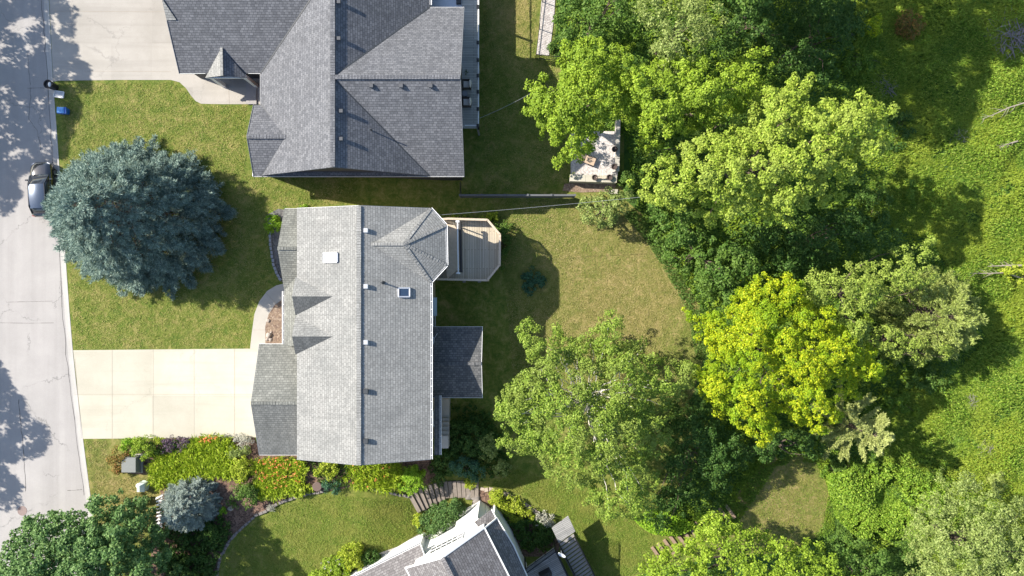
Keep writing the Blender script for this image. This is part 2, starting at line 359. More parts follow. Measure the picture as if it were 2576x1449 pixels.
M['shG'] = shingle('greenish_grey_shingles', (0.18, 0.185, 0.168), (0.27, 0.275, 0.25), 0.5, (0.09, 0.095, 0.09))
M['shG2'] = shingle('stained_shaded_garage_shingles', (0.15, 0.155, 0.15), (0.215, 0.22, 0.21), 0.5, (0.08, 0.085, 0.08))  # garage slope turned from the sun: shade put into the tone, plus stains
M['shD'] = shingle('stained_shaded_shingles', (0.115, 0.12, 0.12), (0.17, 0.175, 0.172), 0.5, (0.07, 0.075, 0.075))  # dormers' south slopes: algae stains, with their shade also put into the colour
M['shB'] = shingle('charcoal_shingles', (0.11, 0.115, 0.128), (0.18, 0.185, 0.20), 0.12)
M['shP'] = shingle('dark_porch_shingles', (0.09, 0.095, 0.10), (0.17, 0.17, 0.17), 0.25)
M['shC'] = shingle('brown_grey_shingles', (0.15, 0.14, 0.14), (0.24, 0.23, 0.23), 0.1)
M['white'] = plain('white_trim', (0.80, 0.80, 0.79), 0.45, var=0.05, bump=0.03)
M['whitewall'] = make_siding('white_siding', (0.80, 0.80, 0.78))
M['beige'] = make_siding('beige_siding', (0.50, 0.42, 0.30))
M['greysid'] = make_siding('dark_grey_siding', (0.045, 0.045, 0.055))
M['brick'] = plain('red_brick', (0.20, 0.09, 0.06), 0.9, scale=9)
M['glass'] = plain('window_glass', (0.03, 0.035, 0.045), 0.06, var=0.05, bump=0, spec=0.9)
M['skyglass'] = plain('skylight_dome', (0.30, 0.40, 0.45), 0.12, var=0.05, bump=0, spec=0.9)
M['darkglass'] = plain('dark_skylight_glass', (0.04, 0.07, 0.12), 0.05, bump=0, spec=1)
M['deckA'] = make_boards('weathered_deck_boards', (0.42, 0.365, 0.275), (0.54, 0.475, 0.37), 0.14, 1)
M['deckB'] = make_boards('grey_deck_boards', (0.36, 0.37, 0.35), (0.48, 0.48, 0.45), 0.14, 0)
M['deckC'] = make_boards('silver_deck_boards', (0.25, 0.25, 0.245), (0.35, 0.345, 0.33), 0.14, 0, rot=math.radians(-28))
M['wood'] = plain('pale_deck_lumber', (0.52, 0.43, 0.33), 0.8, var=0.2, scale=5)
M['greywood'] = plain('grey_lumber', (0.25, 0.24, 0.23), 0.85, var=0.2, scale=5)
M['black'] = plain('black_metal', (0.015, 0.015, 0.017), 0.4, bump=0)
M['vent'] = plain('grey_vent_metal', (0.24, 0.25, 0.27), 0.45, 0.2, bump=0.02)
M['ventd'] = plain('charcoal_vent_plastic', (0.045, 0.05, 0.055), 0.5, bump=0.02)
M['ventp'] = plain('pale_grey_vent', (0.45, 0.47, 0.50), 0.5, 0.0, bump=0.02)
M['canopy'] = plain('pale_blue_canopy', (0.50, 0.62, 0.68), 0.4, 0.0, bump=0.02)
M['ventd2'] = plain('weathered_vent_metal', (0.07, 0.075, 0.085), 0.7, 0.0, bump=0.02)
M['ventw'] = plain('pale_vent_metal', (0.62, 0.64, 0.68), 0.35, 0.3, bump=0.02)
M['grey'] = plain('grey_painted_steel', (0.19, 0.20, 0.19), 0.5)
M['pale'] = plain('pale_green_plastic', (0.52, 0.60, 0.54), 0.5)
M['blue'] = plain('blue_plastic', (0.015, 0.13, 0.50), 0.4, var=0.1, bump=0.02)
M['bluel'] = plain('light_blue_plastic', (0.10, 0.36, 0.75), 0.4, var=0.1, bump=0.02)
M['bin'] = plain('black_plastic', (0.02, 0.02, 0.022), 0.5, bump=0.02)
M['carpaint'] = plain('dark_car_paint', (0.014, 0.016, 0.021), 0.12, 0.0, bump=0, coat=1.0, spec=0.8)
M['carroof'] = plain('sky_tinted_car_roof', (0.07, 0.095, 0.14), 0.25, 0.4, bump=0, coat=1.0)  # blue of the reflected sky put into the roof colour
M['rubber'] = plain('rubber', (0.015, 0.015, 0.015), 0.8)
M['rim'] = plain('alloy', (0.4, 0.4, 0.42), 0.3, 0.9, bump=0)
M['lamp'] = plain('lamp_lens', (0.6, 0.6, 0.62), 0.15, bump=0)
M['red'] = plain('red_lens', (0.35, 0.02, 0.02), 0.2, bump=0)
M['cushion'] = plain('cream_cushion', (0.72, 0.66, 0.58), 0.9)
M['wicker'] = plain('brown_wicker', (0.06, 0.045, 0.035), 0.8, scale=30)
M['bark'] = plain('brown_bark', (0.10, 0.075, 0.055), 0.95, var=0.4, scale=4, bump=0.7)
M['birch'] = plain('white_birch_bark', (0.62, 0.58, 0.52), 0.8, var=0.25, scale=5, bump=0.3)
M['dead'] = plain('bleached_dead_wood', (0.30, 0.26, 0.21), 0.9, var=0.25, scale=5)
M['deadg'] = plain('grey_dead_twigs', (0.24, 0.21, 0.21), 0.9, var=0.3, scale=5)
M['iron'] = plain('rusty_iron', (0.24, 0.18, 0.165), 0.8, var=0.2)
M['terra'] = plain('terracotta', (0.25, 0.12, 0.08), 0.8)
M['fencegrey'] = plain('grey_fence_panel', (0.11, 0.115, 0.125), 0.8)
M['tan'] = plain('tan_fabric', (0.48, 0.36, 0.26), 0.9)

LM = {}
LM['maple'] = leafmat('bright_maple_leaves', (0.13, 0.22, 0.016), (0.25, 0.37, 0.028), (0.37, 0.48, 0.055), patch=(.18,.28,.025))
LM['maple2'] = leafmat('bright_maple_leaves_fresh', (0.16, 0.25, 0.022), (0.29, 0.4, 0.045), (0.42, 0.5, 0.085), patch=(.30,.38,.07))
LM['mid'] = leafmat('mid_green_leaves', (0.04, 0.10, 0.014), (0.09, 0.18, 0.03), (0.16, 0.25, 0.055), patch=(0.12, 0.20, 0.03))
LM['dark'] = leafmat('dark_green_leaves', (0.03, 0.08, 0.014), (0.06, 0.13, 0.024), (0.11, 0.19, 0.04))
LM['grey'] = leafmat('grey_green_leaves', (0.12, 0.18, 0.04), (0.23, 0.3, 0.075), (0.36, 0.43, 0.14))
LM['yellow'] = leafmat('golden_leaves', (0.15, 0.26, 0.008), (0.32, 0.41, 0.012), (0.56, 0.58, 0.025), patch=(.17,.31,.014), pscale=0.45)
LM['olive'] = leafmat('olive_leaves', (0.14, 0.22, 0.028), (0.25, 0.34, 0.05), (0.36, 0.44, 0.09), patch=(.25,.32,.06))
LM['birch'] = leafmat('birch_leaves', (0.09, 0.17, 0.016), (0.2, 0.3, 0.038), (0.34, 0.44, 0.075), patch=(.21,.27,.055))
LM['spruce'] = leafmat('blue_spruce_needles', (0.09, 0.15, 0.125), (0.2, 0.29, 0.25), (0.4, 0.51, 0.42), trans=0.08)
LM['bluesp'] = leafmat('silver_blue_needles', (0.23, 0.29, 0.26), (0.36, 0.43, 0.385), (0.5, 0.57, 0.5), trans=0.08)
LM['pinel'] = leafmat('pale_green_needles', (0.25, 0.29, 0.08), (0.38, 0.43, 0.13), (0.52, 0.56, 0.21), trans=0.12)
LM['oliven'] = leafmat('olive_needles', (0.16, 0.21, 0.035), (0.29, 0.36, 0.08), (0.41, 0.47, 0.15), trans=0.12)
LM['lime'] = leafmat('lime_leaves', (0.11, 0.24, 0.012), (0.21, 0.38, 0.02), (0.33, 0.48, 0.05))
LM['limey'] = leafmat('yellow_lime_leaves', (0.18, 0.26, 0.015), (0.31, 0.39, 0.028), (0.45, 0.5, 0.07))
LM['street'] = leafmat('deep_green_leaves', (0.035, 0.085, 0.02), (0.08, 0.16, 0.04), (0.16, 0.26, 0.075))
LM['purple'] = leafmat('purple_leaves', (0.06, 0.04, 0.06), (0.13, 0.09, 0.125), (0.22, 0.16, 0.21))
LM['barberry'] = leafmat('green_and_rust_leaves', (0.10, 0.13, 0.02), (0.22, 0.17, 0.04), (0.36, 0.16, 0.05))
LM['streetl'] = leafmat('fresh_deep_green_leaves', (.045,.11,.03), (.11,.21,.06), (.21,.33,.11))
LM['silver'] = leafmat('silver_leaves', (0.26, 0.27, 0.2), (0.44, 0.44, 0.36), (0.62, 0.6, 0.53))
LM['orange'] = leafmat('orange_petals', (0.72, 0.2, 0.06), (0.86, 0.32, 0.11), (0.9, 0.44, 0.19), trans=0.3)
LM['daylily'] = leafmat('daylily_blades', (0.16, 0.26, 0.012), (0.3, 0.42, 0.022), (0.45, 0.54, 0.05))
LM['bluegreen'] = leafmat('blue_green_leaves', (0.03, 0.09, 0.045), (0.06, 0.15, 0.08), (0.10, 0.21, 0.11))
LM['grass'] = leafmat('meadow_grass_blades', (0.06, 0.145, 0.012), (0.16, 0.27, 0.025), (0.35, 0.43, 0.07), patch=(.31,.38,.04), pscale=0.22)
LM['under'] = leafmat('undergrowth_leaves', (0.06, 0.14, 0.014), (0.12, 0.22, 0.022), (0.21, 0.32, 0.045), patch=(.22,.30,.02))
LM['vine'] = leafmat('vine_leaves', (0.1, 0.2, 0.014), (0.19, 0.32, 0.03), (0.32, 0.44, 0.06))

# ------------------------------------------------------------------ foliage machinery
def unit(a): return a / np.maximum(np.linalg.norm(a, axis=1, keepdims=True), 1e-9)
def leaves(name, P, Nn, Ln, Wd, mat, parent=None, D=None, base=None, bend=0.18):
    """one rhombic leaf per row: P position, Nn facing, Ln length, Wd width"""
    n = len(P)
    if n == 0: return None
    Ln = np.broadcast_to(Ln, n)[:, None]; Wd = np.broadcast_to(Wd, n)[:, None]
    if D is None:
        D = R.normal(size=(n, 3)); D = unit(D - (D * Nn).sum(1, keepdims=True) * Nn); Sd = np.cross(Nn, D)
    else:
        Sd = unit(np.cross(D, Nn)); Nn = unit(np.cross(Sd, D))
    A = P - D * Ln / 2; B_ = P + Sd * Wd / 2 - Nn * Wd * bend; C_ = P + D * Ln / 2; E_ = P - Sd * Wd / 2 - Nn * Wd * bend
    V = np.stack([A, B_, C_, E_], 1).reshape(-1, 3)
    off = np.zeros(3)
    if parent is not None: off = np.array(origin_of(parent))
    elif base is not None: off = np.array(base)
    V = V - off
    me = bpy.data.meshes.new(name)
    me.vertices.add(4 * n); me.vertices.foreach_set('co', V.ravel())
    me.loops.add(4 * n); me.loops.foreach_set('vertex_index', np.arange(4 * n, dtype=np.int32))
    me.polygons.add(n); me.polygons.foreach_set('loop_start', np.arange(0, 4 * n, 4, dtype=np.int32))
    try: me.polygons.foreach_set('loop_total', np.full(n, 4, dtype=np.int32))
    except Exception: pass
    me.materials.append(mat); me.update(calc_edges=True)
    o = bpy.data.objects.new(name, me); COL.objects.link(o)
    if parent is not None: o.parent = parent
    elif base is not None: o.location = base
    return o
def inside(P, poly):
    x, y = P[:, 0], P[:, 1]; r = np.zeros(len(P), bool); n = len(poly)
    for i in range(n):
        x1, y1 = poly[i]; x2, y2 = poly[(i + 1) % n]
        c = (y1 > y) != (y2 > y)
        with np.errstate(divide='ignore', invalid='ignore'): r ^= c & (x < (x2 - x1) * (y - y1) / (y2 - y1 + 1e-12) + x1)
    return r
def edist(P, poly):
    d = np.full(len(P), 1e9); n = len(poly)
    for i in range(n):
        a = np.array(poly[i], float); b = np.array(poly[(i + 1) % n], float); ab = b - a
        t = np.clip(((P - a) @ ab) / max(ab @ ab, 1e-9), 0, 1); d = np.minimum(d, np.linalg.norm(P - (a + t[:, None] * ab), axis=1))
    return d
def rough_poly(poly, amp, step=14, seed=0):
    rs = np.random.RandomState(seed); out = []; n = len(poly)
    for i in range(n):
        a = np.array(poly[i], float); b = np.array(poly[(i + 1) % n], float); L = np.linalg.norm(b - a); k = max(1, int(L / step))
        nn = np.array([b[1] - a[1], a[0] - b[0]]) / max(L, 1e-6)
        for j in range(k): out.append(tuple(a + (b - a) * j / k + nn * rs.normal() * amp))
    return out
def sample(poly, n, rs):
    lo = np.min(poly, 0); hi = np.max(poly, 0); out = np.zeros((0, 2))
    while len(out) < n:
        q = rs.uniform(lo, hi, (n * 2 + 20, 2)); out = np.vstack([out, q[inside(q, poly)]])
    return out[:n]
def area(poly):
    p = np.array(poly, float); q = np.roll(p, -1, 0); return abs((p[:, 0] * q[:, 1] - q[:, 0] * p[:, 1]).sum()) / 2
def px2w(P, Z):
    k = (H0 - Z) / FP; return np.stack([(P[:, 0] - 1288) * k, (724.5 - P[:, 1]) * k, Z], 1)
def crown_points(poly, ztop, zedge, rs, dens=2.6, rc=0.5, lobes=1.6, lobe_r=1.9, amp=9, zground=None, seed=0, gaps=0.12, fill=0.5, skirt=0.35):
    """clump centres (and radii) filling the outline with billows"""
    poly = rough_poly(poly, amp, seed=seed)
    zm = (ztop + zedge) / 2; k = (H0 - zm) / FP; A = area(poly) * k * k
    n = int(A * dens); P = sample(poly, n, rs); d = edist(P, poly) * k; dm = max(0.6, min(d.max(), 4.5))
    t = np.clip(d / dm, 0, 1); Z = zedge + (ztop - zedge) * np.sqrt(np.clip(1 - (1 - t) ** 2, 0, 1)) - lobes * 0.6
    nl = max(3, int(A / (lobe_r ** 2 * 1.5))); Lc = sample(poly, nl, rs); lr = lobe_r * rs.uniform(0.6, 1.25, nl) / k
    la = rs.uniform(0.5, 1.0, nl); b = np.zeros(n)
    for i in range(nl):
        q = 1 - (np.linalg.norm(P - Lc[i], axis=1) / lr[i]) ** 2
        b = np.maximum(b, la[i] * np.sqrt(np.clip(q, 0, 1)))
    Z = Z + b * lobes
    keep = ~((b < 0.12) & (rs.uniform(size=n) < 0.45)) if gaps > 0 else np.ones(n, bool)
    keep &= rs.uniform(size=n) > gaps
    C1 = px2w(P[keep], Z[keep]); r1 = rc * rs.uniform(0.6, 1.25, keep.sum())
    m = int(n * fill); j = rs.choice(n, m); dz = rs.uniform(0.5, max(0.6, (ztop - zedge) * 0.7 + 1.0), m)
    C2 = px2w(P[j], Z[j] - 0.0); C2[:, 2] -= dz; cen = C1[:, :2].mean(0); C2[:, :2] = cen + (C2[:, :2] - cen) * 0.93
    C = np.vstack([C1, C2]); r = np.concatenate([r1, rc * rs.uniform(0.6, 1.2, m)])
    if zground is not None:
        g = tz(C[:, 0], C[:, 1]) + 0.1; C[:, 2] = np.maximum(C[:, 2], g)
    return C, r
def clump_leaves(C, r, per, Ls, Ws, rs, up=0.55, jit=0.55, flat=0.75):
    n = len(C); k = np.maximum(3, (per * (r / r.mean()) ** 2 * rs.uniform(0.7, 1.3, n)).astype(int)); idx = np.repeat(np.arange(n), k); m = len(idx)
    d = unit(rs.normal(size=(m, 3))); d[:, 2] = np.where(d[:, 2] < -0.2, -d[:, 2], d[:, 2])
    rad = r[idx] * rs.uniform(0.45, 1.12, m) ** 0.7
    P = C[idx] + d * rad[:, None] * np.array([1, 1, flat])
    Nn = unit(d * 0.75 + np.array([0, 0, up]) + rs.normal(size=(m, 3)) * jit)
    s = rs.uniform(0.7, 1.3, m)
    return P, Nn, Ls * s, Ws * s
def limb_mesh(base, tips, rs, r0, fork, n=6, wob=0.35):
    mb = MB(); base = Vector(base); fork = Vector(fork)
    mb.tube([base - Vector((0, 0, 0.15)), base.lerp(fork, 0.25) + Vector((0.06, 0.03, 0)), base.lerp(fork, 0.6), fork, fork + Vector((0, 0, 0.6))],
            [r0 * 1.35, r0, r0 * 0.88, r0 * 0.75, r0 * 0.5], 10)
    for t in tips:
        t = Vector(t); s = base.lerp(fork, rs.uniform(0.7, 1.0)); pts = [s]; m = 5
        sag = Vector((rs.normal() * wob, rs.normal() * wob, 0.5 * wob + rs.uniform(0, wob)))
        for i in range(1, m + 1):
            u = i / m; q = s.lerp(t, u) + sag * math.sin(u * math.pi) + Vector((rs.normal(), rs.normal(), rs.normal())) * 0.12 * (t - s).length / 4 * (1 if i < m else 0); pts.append(q)
        rr = [r0 * 0.42 * (1 - 0.85 * i / m) for i in range(m + 1)]; mb.tube(pts, rr, n)
    return mb
def tree(name, label, cat, poly, ztop, zedge, lm, leaf=(0.22, 0.14), dens=2.6, per=42, rc=0.5, bark='bark', group=None, seed=1,
         lobes=1.6, lobe_r=1.9, amp=9, gaps=0.12, r0=0.22, ntips=10, fill=0.5, poke=0.0, up=0.55, center=None, jit=0.55):
    rs = np.random.RandomState(seed)
    C, r = crown_points(poly, ztop, zedge, rs, dens, rc, lobes, lobe_r, amp, 1, seed, gaps, fill)
    cx, cy = (C[:, 0].mean(), C[:, 1].mean()) if center is None else center
    gz = float(tz(cx, cy)); t = empty(name, (cx, cy, gz), label, cat, group)
    fork = (cx, cy, gz + (zedge - gz) * 0.55 + 0.2)
    sel = rs.choice(len(C), min(ntips, len(C)), replace=False); top = C[sel].copy(); top[:, 2] += poke
    limb_mesh((cx, cy, gz), top, rs, r0, fork).build('trunk', M[bark], t)
    P, Nn, Ls, Ws = clump_leaves(C, r, per, leaf[0], leaf[1], rs, up, jit)
    leaves('crown', P, Nn, Ls, Ws, LM[lm], t)
    return t
def ell(cx, cy, rx, ry=None, n=12, seed=0, j=0.1):
    ry = ry or rx; rs = np.random.RandomState(seed + int(cx) * 7 + int(cy)); return [(cx + rx * math.cos(a) * (1 + rs.uniform(-j, j)), cy + ry * math.sin(a) * (1 + rs.uniform(-j, j))) for a in [2 * math.pi * k / n for k in range(n)]]
def shrub(name, label, cat, poly, h, lm, leaf=(0.12, 0.08), dens=15, per=30, rc=0.25, group=None, seed=1, lobes=0.3, lobe_r=0.55, flowers=None, nfl=0, flz=None, amp=3, gaps=0.06, up=0.55):
    rs = np.random.RandomState(seed)
    cxp, cyp = np.mean(poly, 0); g = G(cxp, cyp); zt = g.z + h
    C, r = crown_points(poly, zt, g.z + h * 0.35, rs, dens, rc, lobes, lobe_r, amp, 1, seed, gaps, 0.6)
    t = empty(name, (g.x, g.y, g.z), label, cat, group)
    sel = rs.choice(len(C), min(7, len(C)), replace=False)
    mb = MB()
    for q in C[sel]: mb.tube([(g.x + rs.normal() * 0.05, g.y + rs.normal() * 0.05, g.z - 0.05), ((g.x + q[0]) / 2, (g.y + q[1]) / 2, g.z + h * 0.35), tuple(q)], [0.03, 0.022, 0.01], 5)
    mb.build('stem', M['bark'], t)
    P, Nn, Ls, Ws = clump_leaves(C, r, per, leaf[0], leaf[1], rs, up)
    leaves('foliage', P, Nn, Ls, Ws, LM[lm], t)
    if flowers:
        k = rs.choice(len(C), nfl); top = C[k] + np.stack([rs.normal(size=nfl) * 0.1, rs.normal(size=nfl) * 0.1, r[k] + rs.uniform(0.0, 0.2, nfl)], 1)
        P = np.repeat(top, 5, 0) + rs.normal(size=(nfl * 5, 3)) * 0.04
        leaves('blossom', P, unit(rs.normal(size=(nfl * 5, 3)) + np.array([0, 0, 1.2])), 0.13, 0.08, LM[flowers], t)
    return t
def bladebed(name, label, cat, poly, h, lm, n_m2=60, blade=(0.5, 0.045), seed=1, flowers=None, nfl=0, flpoly=None, kind='stuff', lean=0.9, mound=0.25):
    """strap-leaved plants grown into one mass"""
    rs = np.random.RandomState(seed); cxp, cyp = np.mean(poly, 0); g = G(cxp, cyp); poly2 = rough_poly(poly, 4, 12, seed)
    k = (H0 - g.z) / FP; A = area(poly2) * k * k; nc = int(A * n_m2 / 12)
    c = px2w(sample(poly2, nc, rs), np.full(nc, g.z + h * 0.5)); c[:, 2] = tz(c[:, 0], c[:, 1]) + rs.uniform(0, mound, nc)
    idx = np.repeat(np.arange(nc), 12); m = len(idx); a = rs.uniform(0, 2 * math.pi, m); tl = rs.uniform(0.25, lean, m)
    D = unit(np.stack([np.cos(a) * tl, np.sin(a) * tl, 0.1 + rs.uniform(0, 0.5, m)], 1))
    Ln = blade[0] * rs.uniform(0.6, 1.3, m); P = c[idx] + D * Ln[:, None] * 0.55 + np.stack([rs.normal(size=m) * 0.06, rs.normal(size=m) * 0.06, rs.uniform(0, h * 0.6, m)], 1)
    Nn = unit(np.array([0, 0, 1.0]) + rs.normal(size=(m, 3)) * 0.5)
    b = (g.x, g.y, g.z)
    t = empty(name, b, label, cat) ; t['kind'] = kind
    leaves('foliage', P, Nn, Ln, blade[1] * rs.uniform(0.7, 1.3, m), LM[lm], t, D=D)
    if flowers:
        fp = rough_poly(flpoly or poly, 3, 12, seed); f = px2w(sample(fp, nfl, rs), np.full(nfl, g.z + h)); f[:, 2] = tz(f[:, 0], f[:, 1]) + h * rs.uniform(0.95, 1.5, nfl)
        P = np.repeat(f, 6, 0) + rs.normal(size=(nfl * 6, 3)) * 0.035
        leaves('blossom', P, unit(rs.normal(size=(nfl * 6, 3)) + np.array([0, 0, 1.2])), 0.12, 0.06, LM[flowers], t)
    return t
def conifer(name, label, cat, bx, by, gz, H, Rr, lm, seed=1, group=None, whorls=26, nb=15, twig=0.42, needle=(0.17, 0.035), per=9, zlow=0.4, power=0.85, droop=0.12, squash=1.0, bark='bark', tw_n=9, side=0.33, tuft=14, bunch=9.0, bl=0.5, lowbias=1.0):
    rs = np.random.RandomState(seed); t = empty(name, (bx, by, gz), label, cat, group)
    mb = MB(); mb.tube([(bx, by, gz - 0.1), (bx, by, gz + H * 0.5), (bx, by, gz + H * 0.97)], [0.035 * H * 0.9, 0.02 * H, 0.02], 9)
    A_ = []; B_ = []
    for i in range(whorls):
        u = (i + rs.uniform(-0.3, 0.3)) / (whorls - 1); u = min(max(u, 0), 0.985) ** lowbias
        z = gz + zlow + (H - zlow) * u; L = Rr * (1 - u) ** power + 0.12; nbi = max(5, int(nb * (0.35 + 0.65 * (1 - u)))); a0 = rs.uniform(0, 6.28)
        for k in range(nbi):
            a = a0 + 2 * math.pi * (k + rs.uniform(-0.3, 0.3)) / nbi; Lk = L * rs.uniform(0.84, 1.07); dx, dy = math.cos(a), math.sin(a)
            rise = 0.30 * u - droop
            tip = np.array([bx + dx * Lk, by + dy * Lk * squash, z + rise * Lk]); s = np.array([bx, by, z])
            mb.tube([s, (s + tip) / 2 + np.array([0, 0, -0.04 * Lk]), tip], [0.045 * (1 - u) + 0.012, 0.03 * (1 - u) + 0.009, 0.005], 4)
            for j in range(int(tw_n * (0.5 + Lk / Rr))):
                v = rs.uniform(max(0.15, 1 - bunch / Lk), 1.0); p = s + (tip - s) * v; sd = rs.choice([-1, 1]); spread = rs.uniform(0.35, 0.95) * sd * (0 if v > 0.96 else 1)
                ca, sa = math.cos(a + spread), math.sin(a + spread); tl = (min(side * Lk, bl) * (1.0 - 0.6 * (v - 1 + bunch / Lk) * Lk / bunch if bunch < 5 else (1.08 - v)) + twig * 0.5) * rs.uniform(0.5, 1.1)
                A_.append(p); B_.append(p + np.array([ca * tl, sa * tl * squash, tl * rs.uniform(-0.12, 0.34)]))
    mb.build('trunk', M[bark], t)
    A_ = np.array(A_); B_ = np.array(B_); L = np.linalg.norm(B_ - A_, axis=1); k = np.maximum(3, (per * L / twig).astype(int)); idx = np.repeat(np.arange(len(A_)), k); m = len(idx)
    v = rs.uniform(0.05, 1.08, m)[:, None]; T = unit(B_ - A_)[idx]; P = A_[idx] + (B_ - A_)[idx] * v
    D = unit(T * 1.0 + rs.normal(size=(m, 3)) * 0.55 + np.array([0, 0, 0.25])); Ln = needle[0] * rs.uniform(0.7, 1.3, m)
    P = P + D * Ln[:, None] * 0.45
    j2 = np.repeat(np.arange(len(B_)), tuft); m2 = len(j2)
    D2 = unit(unit(B_ - A_)[j2] * 0.9 + rs.normal(size=(m2, 3)) * 0.48 + np.array([0, 0, 0.30])); L2 = needle[0] * 1.25 * rs.uniform(0.7, 1.3, m2)
    P2 = B_[j2] + rs.normal(size=(m2, 3)) * twig * 0.22 + D2 * L2[:, None] * 0.45
    P = np.vstack([P, P2]); D = np.vstack([D, D2]); Ln = np.concatenate([Ln, L2]); m += m2
    leaves('crown', P, unit(np.array([0, 0, 1.0]) + rs.normal(size=(m, 3)) * 0.6), Ln, needle[1] * rs.uniform(0.8, 1.3, m), LM[lm], t, D=D)
    return t

# ------------------------------------------------------------------ ground sheets
KB = [(-8, -400), (92, -200), (123, 0), (133, 200), (142, 317), (148, 400), (163, 616), (174, 773), (183, 880), (192, 966), (211, 1120), (230, 1266), (256, 1449), (290, 1650), (330, 1850)]
kbw = [W(*p) for p in KB]; kys = np.array([p.y for p in kbw][::-1]); kxs = np.array([p.x for p in kbw][::-1])
def kx(y): return np.interp(y, kys, kxs)
def make_ground():
    ys = np.concatenate([np.linspace(-160, -45, 12), np.arange(-44.5, 44.6, 0.5), np.linspace(45, 160, 12)]); V = []; F = []
    dx = np.concatenate([[0, 0.06], np.arange(0.5, 70, 0.5), np.linspace(71, 220, 14)])
    for y in ys:
        k = kx(y); xs = [-160, -90, k - 14, k - 6, k - 0.3, k - 0.16] + list(k - 0.02 + dx)
        for i, x in enumerate(xs): V.append((x, y, -0.2 if i < 6 else float(tz(x, y)) + (0.0 if x > k + 1 else 0)))
        n = len(xs)
    for j in range(len(ys) - 1):
        for i in range(n - 1): F.append((j * n + i, j * n + i + 1, (j + 1) * n + i + 1, (j + 1) * n + i))
    o = meshobj('lawn_ground', V, F, M['lawn'], smooth=True); tag(o, kind='structure')
make_ground()
def sheet(name, poly, dz, mat, step=0.8, kind='structure', thick=0.0, label=None, cat=None):
    """a flat area drawn on the ground, following its slope"""
    pts = [G(*p, dz) if not isinstance(p, Vector) else p for p in poly]
    bm = bmesh.new(); vs = [bm.verts.new((p.x, p.y, 0)) for p in pts]; f = bm.faces.new(vs); bm.normal_update(); bmesh.ops.triangulate(bm, faces=[f], ngon_method='EAR_CLIP')
    if max(p.x for p in pts) > -13.5:
        for _ in range(7):
            e = [e for e in bm.edges if e.calc_length() > step]
            if not e: break
            bmesh.ops.subdivide_edges(bm, edges=e, cuts=1, use_grid_fill=False); bmesh.ops.triangulate(bm, faces=bm.faces[:])
    for v in bm.verts: v.co.z = float(tz(v.co.x, v.co.y)) + dz
    bmesh.ops.recalc_face_normals(bm, faces=bm.faces[:])
    for f in bm.faces:
        if f.normal.z < 0: f.normal_flip()
    me = bpy.data.meshes.new(name); bm.to_mesh(me); bm.free(); me.materials.append(mat)
    o = bpy.data.objects.new(name, me); COL.objects.link(o); tag(o, label, cat, kind=kind); return o
# street
rv = []; rf = []
yl = list(np.linspace(-90, 90, 91))
for y in yl: rv += [(float(kx(y)) - 11.5, y, -0.115), (float(kx(y)) - 0.3, y, -0.115)]
for i in range(len(yl) - 1): rf.append((2 * i, 2 * i + 1, 2 * i + 3, 2 * i + 2))
tag(meshobj('street', rv, rf, M['road']), kind='structure')
# kerb with gutter pan, real step
kv = []; kf = []
prof = [(-0.50, -0.109), (-0.20, -0.118), (-0.155, -0.02), (-0.13, 0.016), (0.0, 0.018), (0.02, -0.05)]
ykk = sorted(list(np.arange(-60, 60, 1.0)))
for y in ykk:
    for dx_, z_ in prof: kv.append((float(kx(y)) + dx_, y, z_))
n = len(prof)
for i in range(len(ykk) - 1):
    for k in range(n - 1): kf.append((i * n + k, i * n + k + 1, (i + 1) * n + k + 1, (i + 1) * n + k))
tag(meshobj('kerb', kv, kf, M['kerb']), kind='structure')
# far kerb side verge
fv = []; ff_ = []
for y in yl: fv += [(-130, y, 0.0), (float(kx(y)) - 11.5, y, 0.0), (float(kx(y)) - 11.49, y, -0.15)]
for i in range(len(yl) - 1):
    ff_ += [(3 * i, 3 * i + 1, 3 * i + 4, 3 * i + 3), (3 * i + 1, 3 * i + 2, 3 * i + 5, 3 * i + 4)]
tag(meshobj('verge_ground', fv, ff_, M['lawn']), kind='structure')
mb = MB()
for (pts, w) in (([(46, 1005), (52, 1060), (58, 1120), (62, 1180), (66, 1250)], 0.035), ([(190, 1010), (176, 1100), (196, 1150), (200, 1190)], 0.0),
                 ([(105, 0), (112, 100), (116, 150), (126, 307), (132, 405), (150, 616), (157, 773), (170, 923), (178, 990), (199, 1153), (215, 1269)], 0.03),
                 ([(170, 1234), (190, 1233), (210, 1231)], 0.03), ([(20, 760), (60, 759), (150, 757)], 0.02), ([(0, 812), (70, 813), (150, 812)], 0.02), ([(75, 220), (78, 250), (72, 300), (95, 330), (104, 390)], 0.02), ([(70, 222), (100, 221), (118, 222)], 0.025), ([(68, 130), (74, 190), (78, 220)], 0.015)):
    if w == 0: continue
    q = []
    for i in range(len(pts) - 1):
        for u in np.linspace(0, 1, 6)[:-1]:
            p = W(pts[i][0] * (1 - u) + pts[i + 1][0] * u, pts[i][1] * (1 - u) + pts[i + 1][1] * u, -0.11); q.append((p.x + R.normal() * 0.03, p.y, -0.1095))
    for i in range(len(q) - 1): mb.bar(q[i], q[i + 1], w * R.uniform(0.6, 1.5), 0.004)
tag(mb.build('street_crack', M['tar']), kind='structure')
c = W(56, 1285, -0.115); mb = MB(); mb.lathe((c.x, c.y, -0.112), [(0.40, 0), (0.40, 0.010), (0.36, 0.012), (0.355, 0.006), (0.33, 0.006), (0.0001, 0.008)], 28)
o = mb.build('manhole_cover', M['iron'], base=(c.x, c.y, -0.112)); tag(o, 'round rusty red manhole cover set in the street', 'manhole cover')

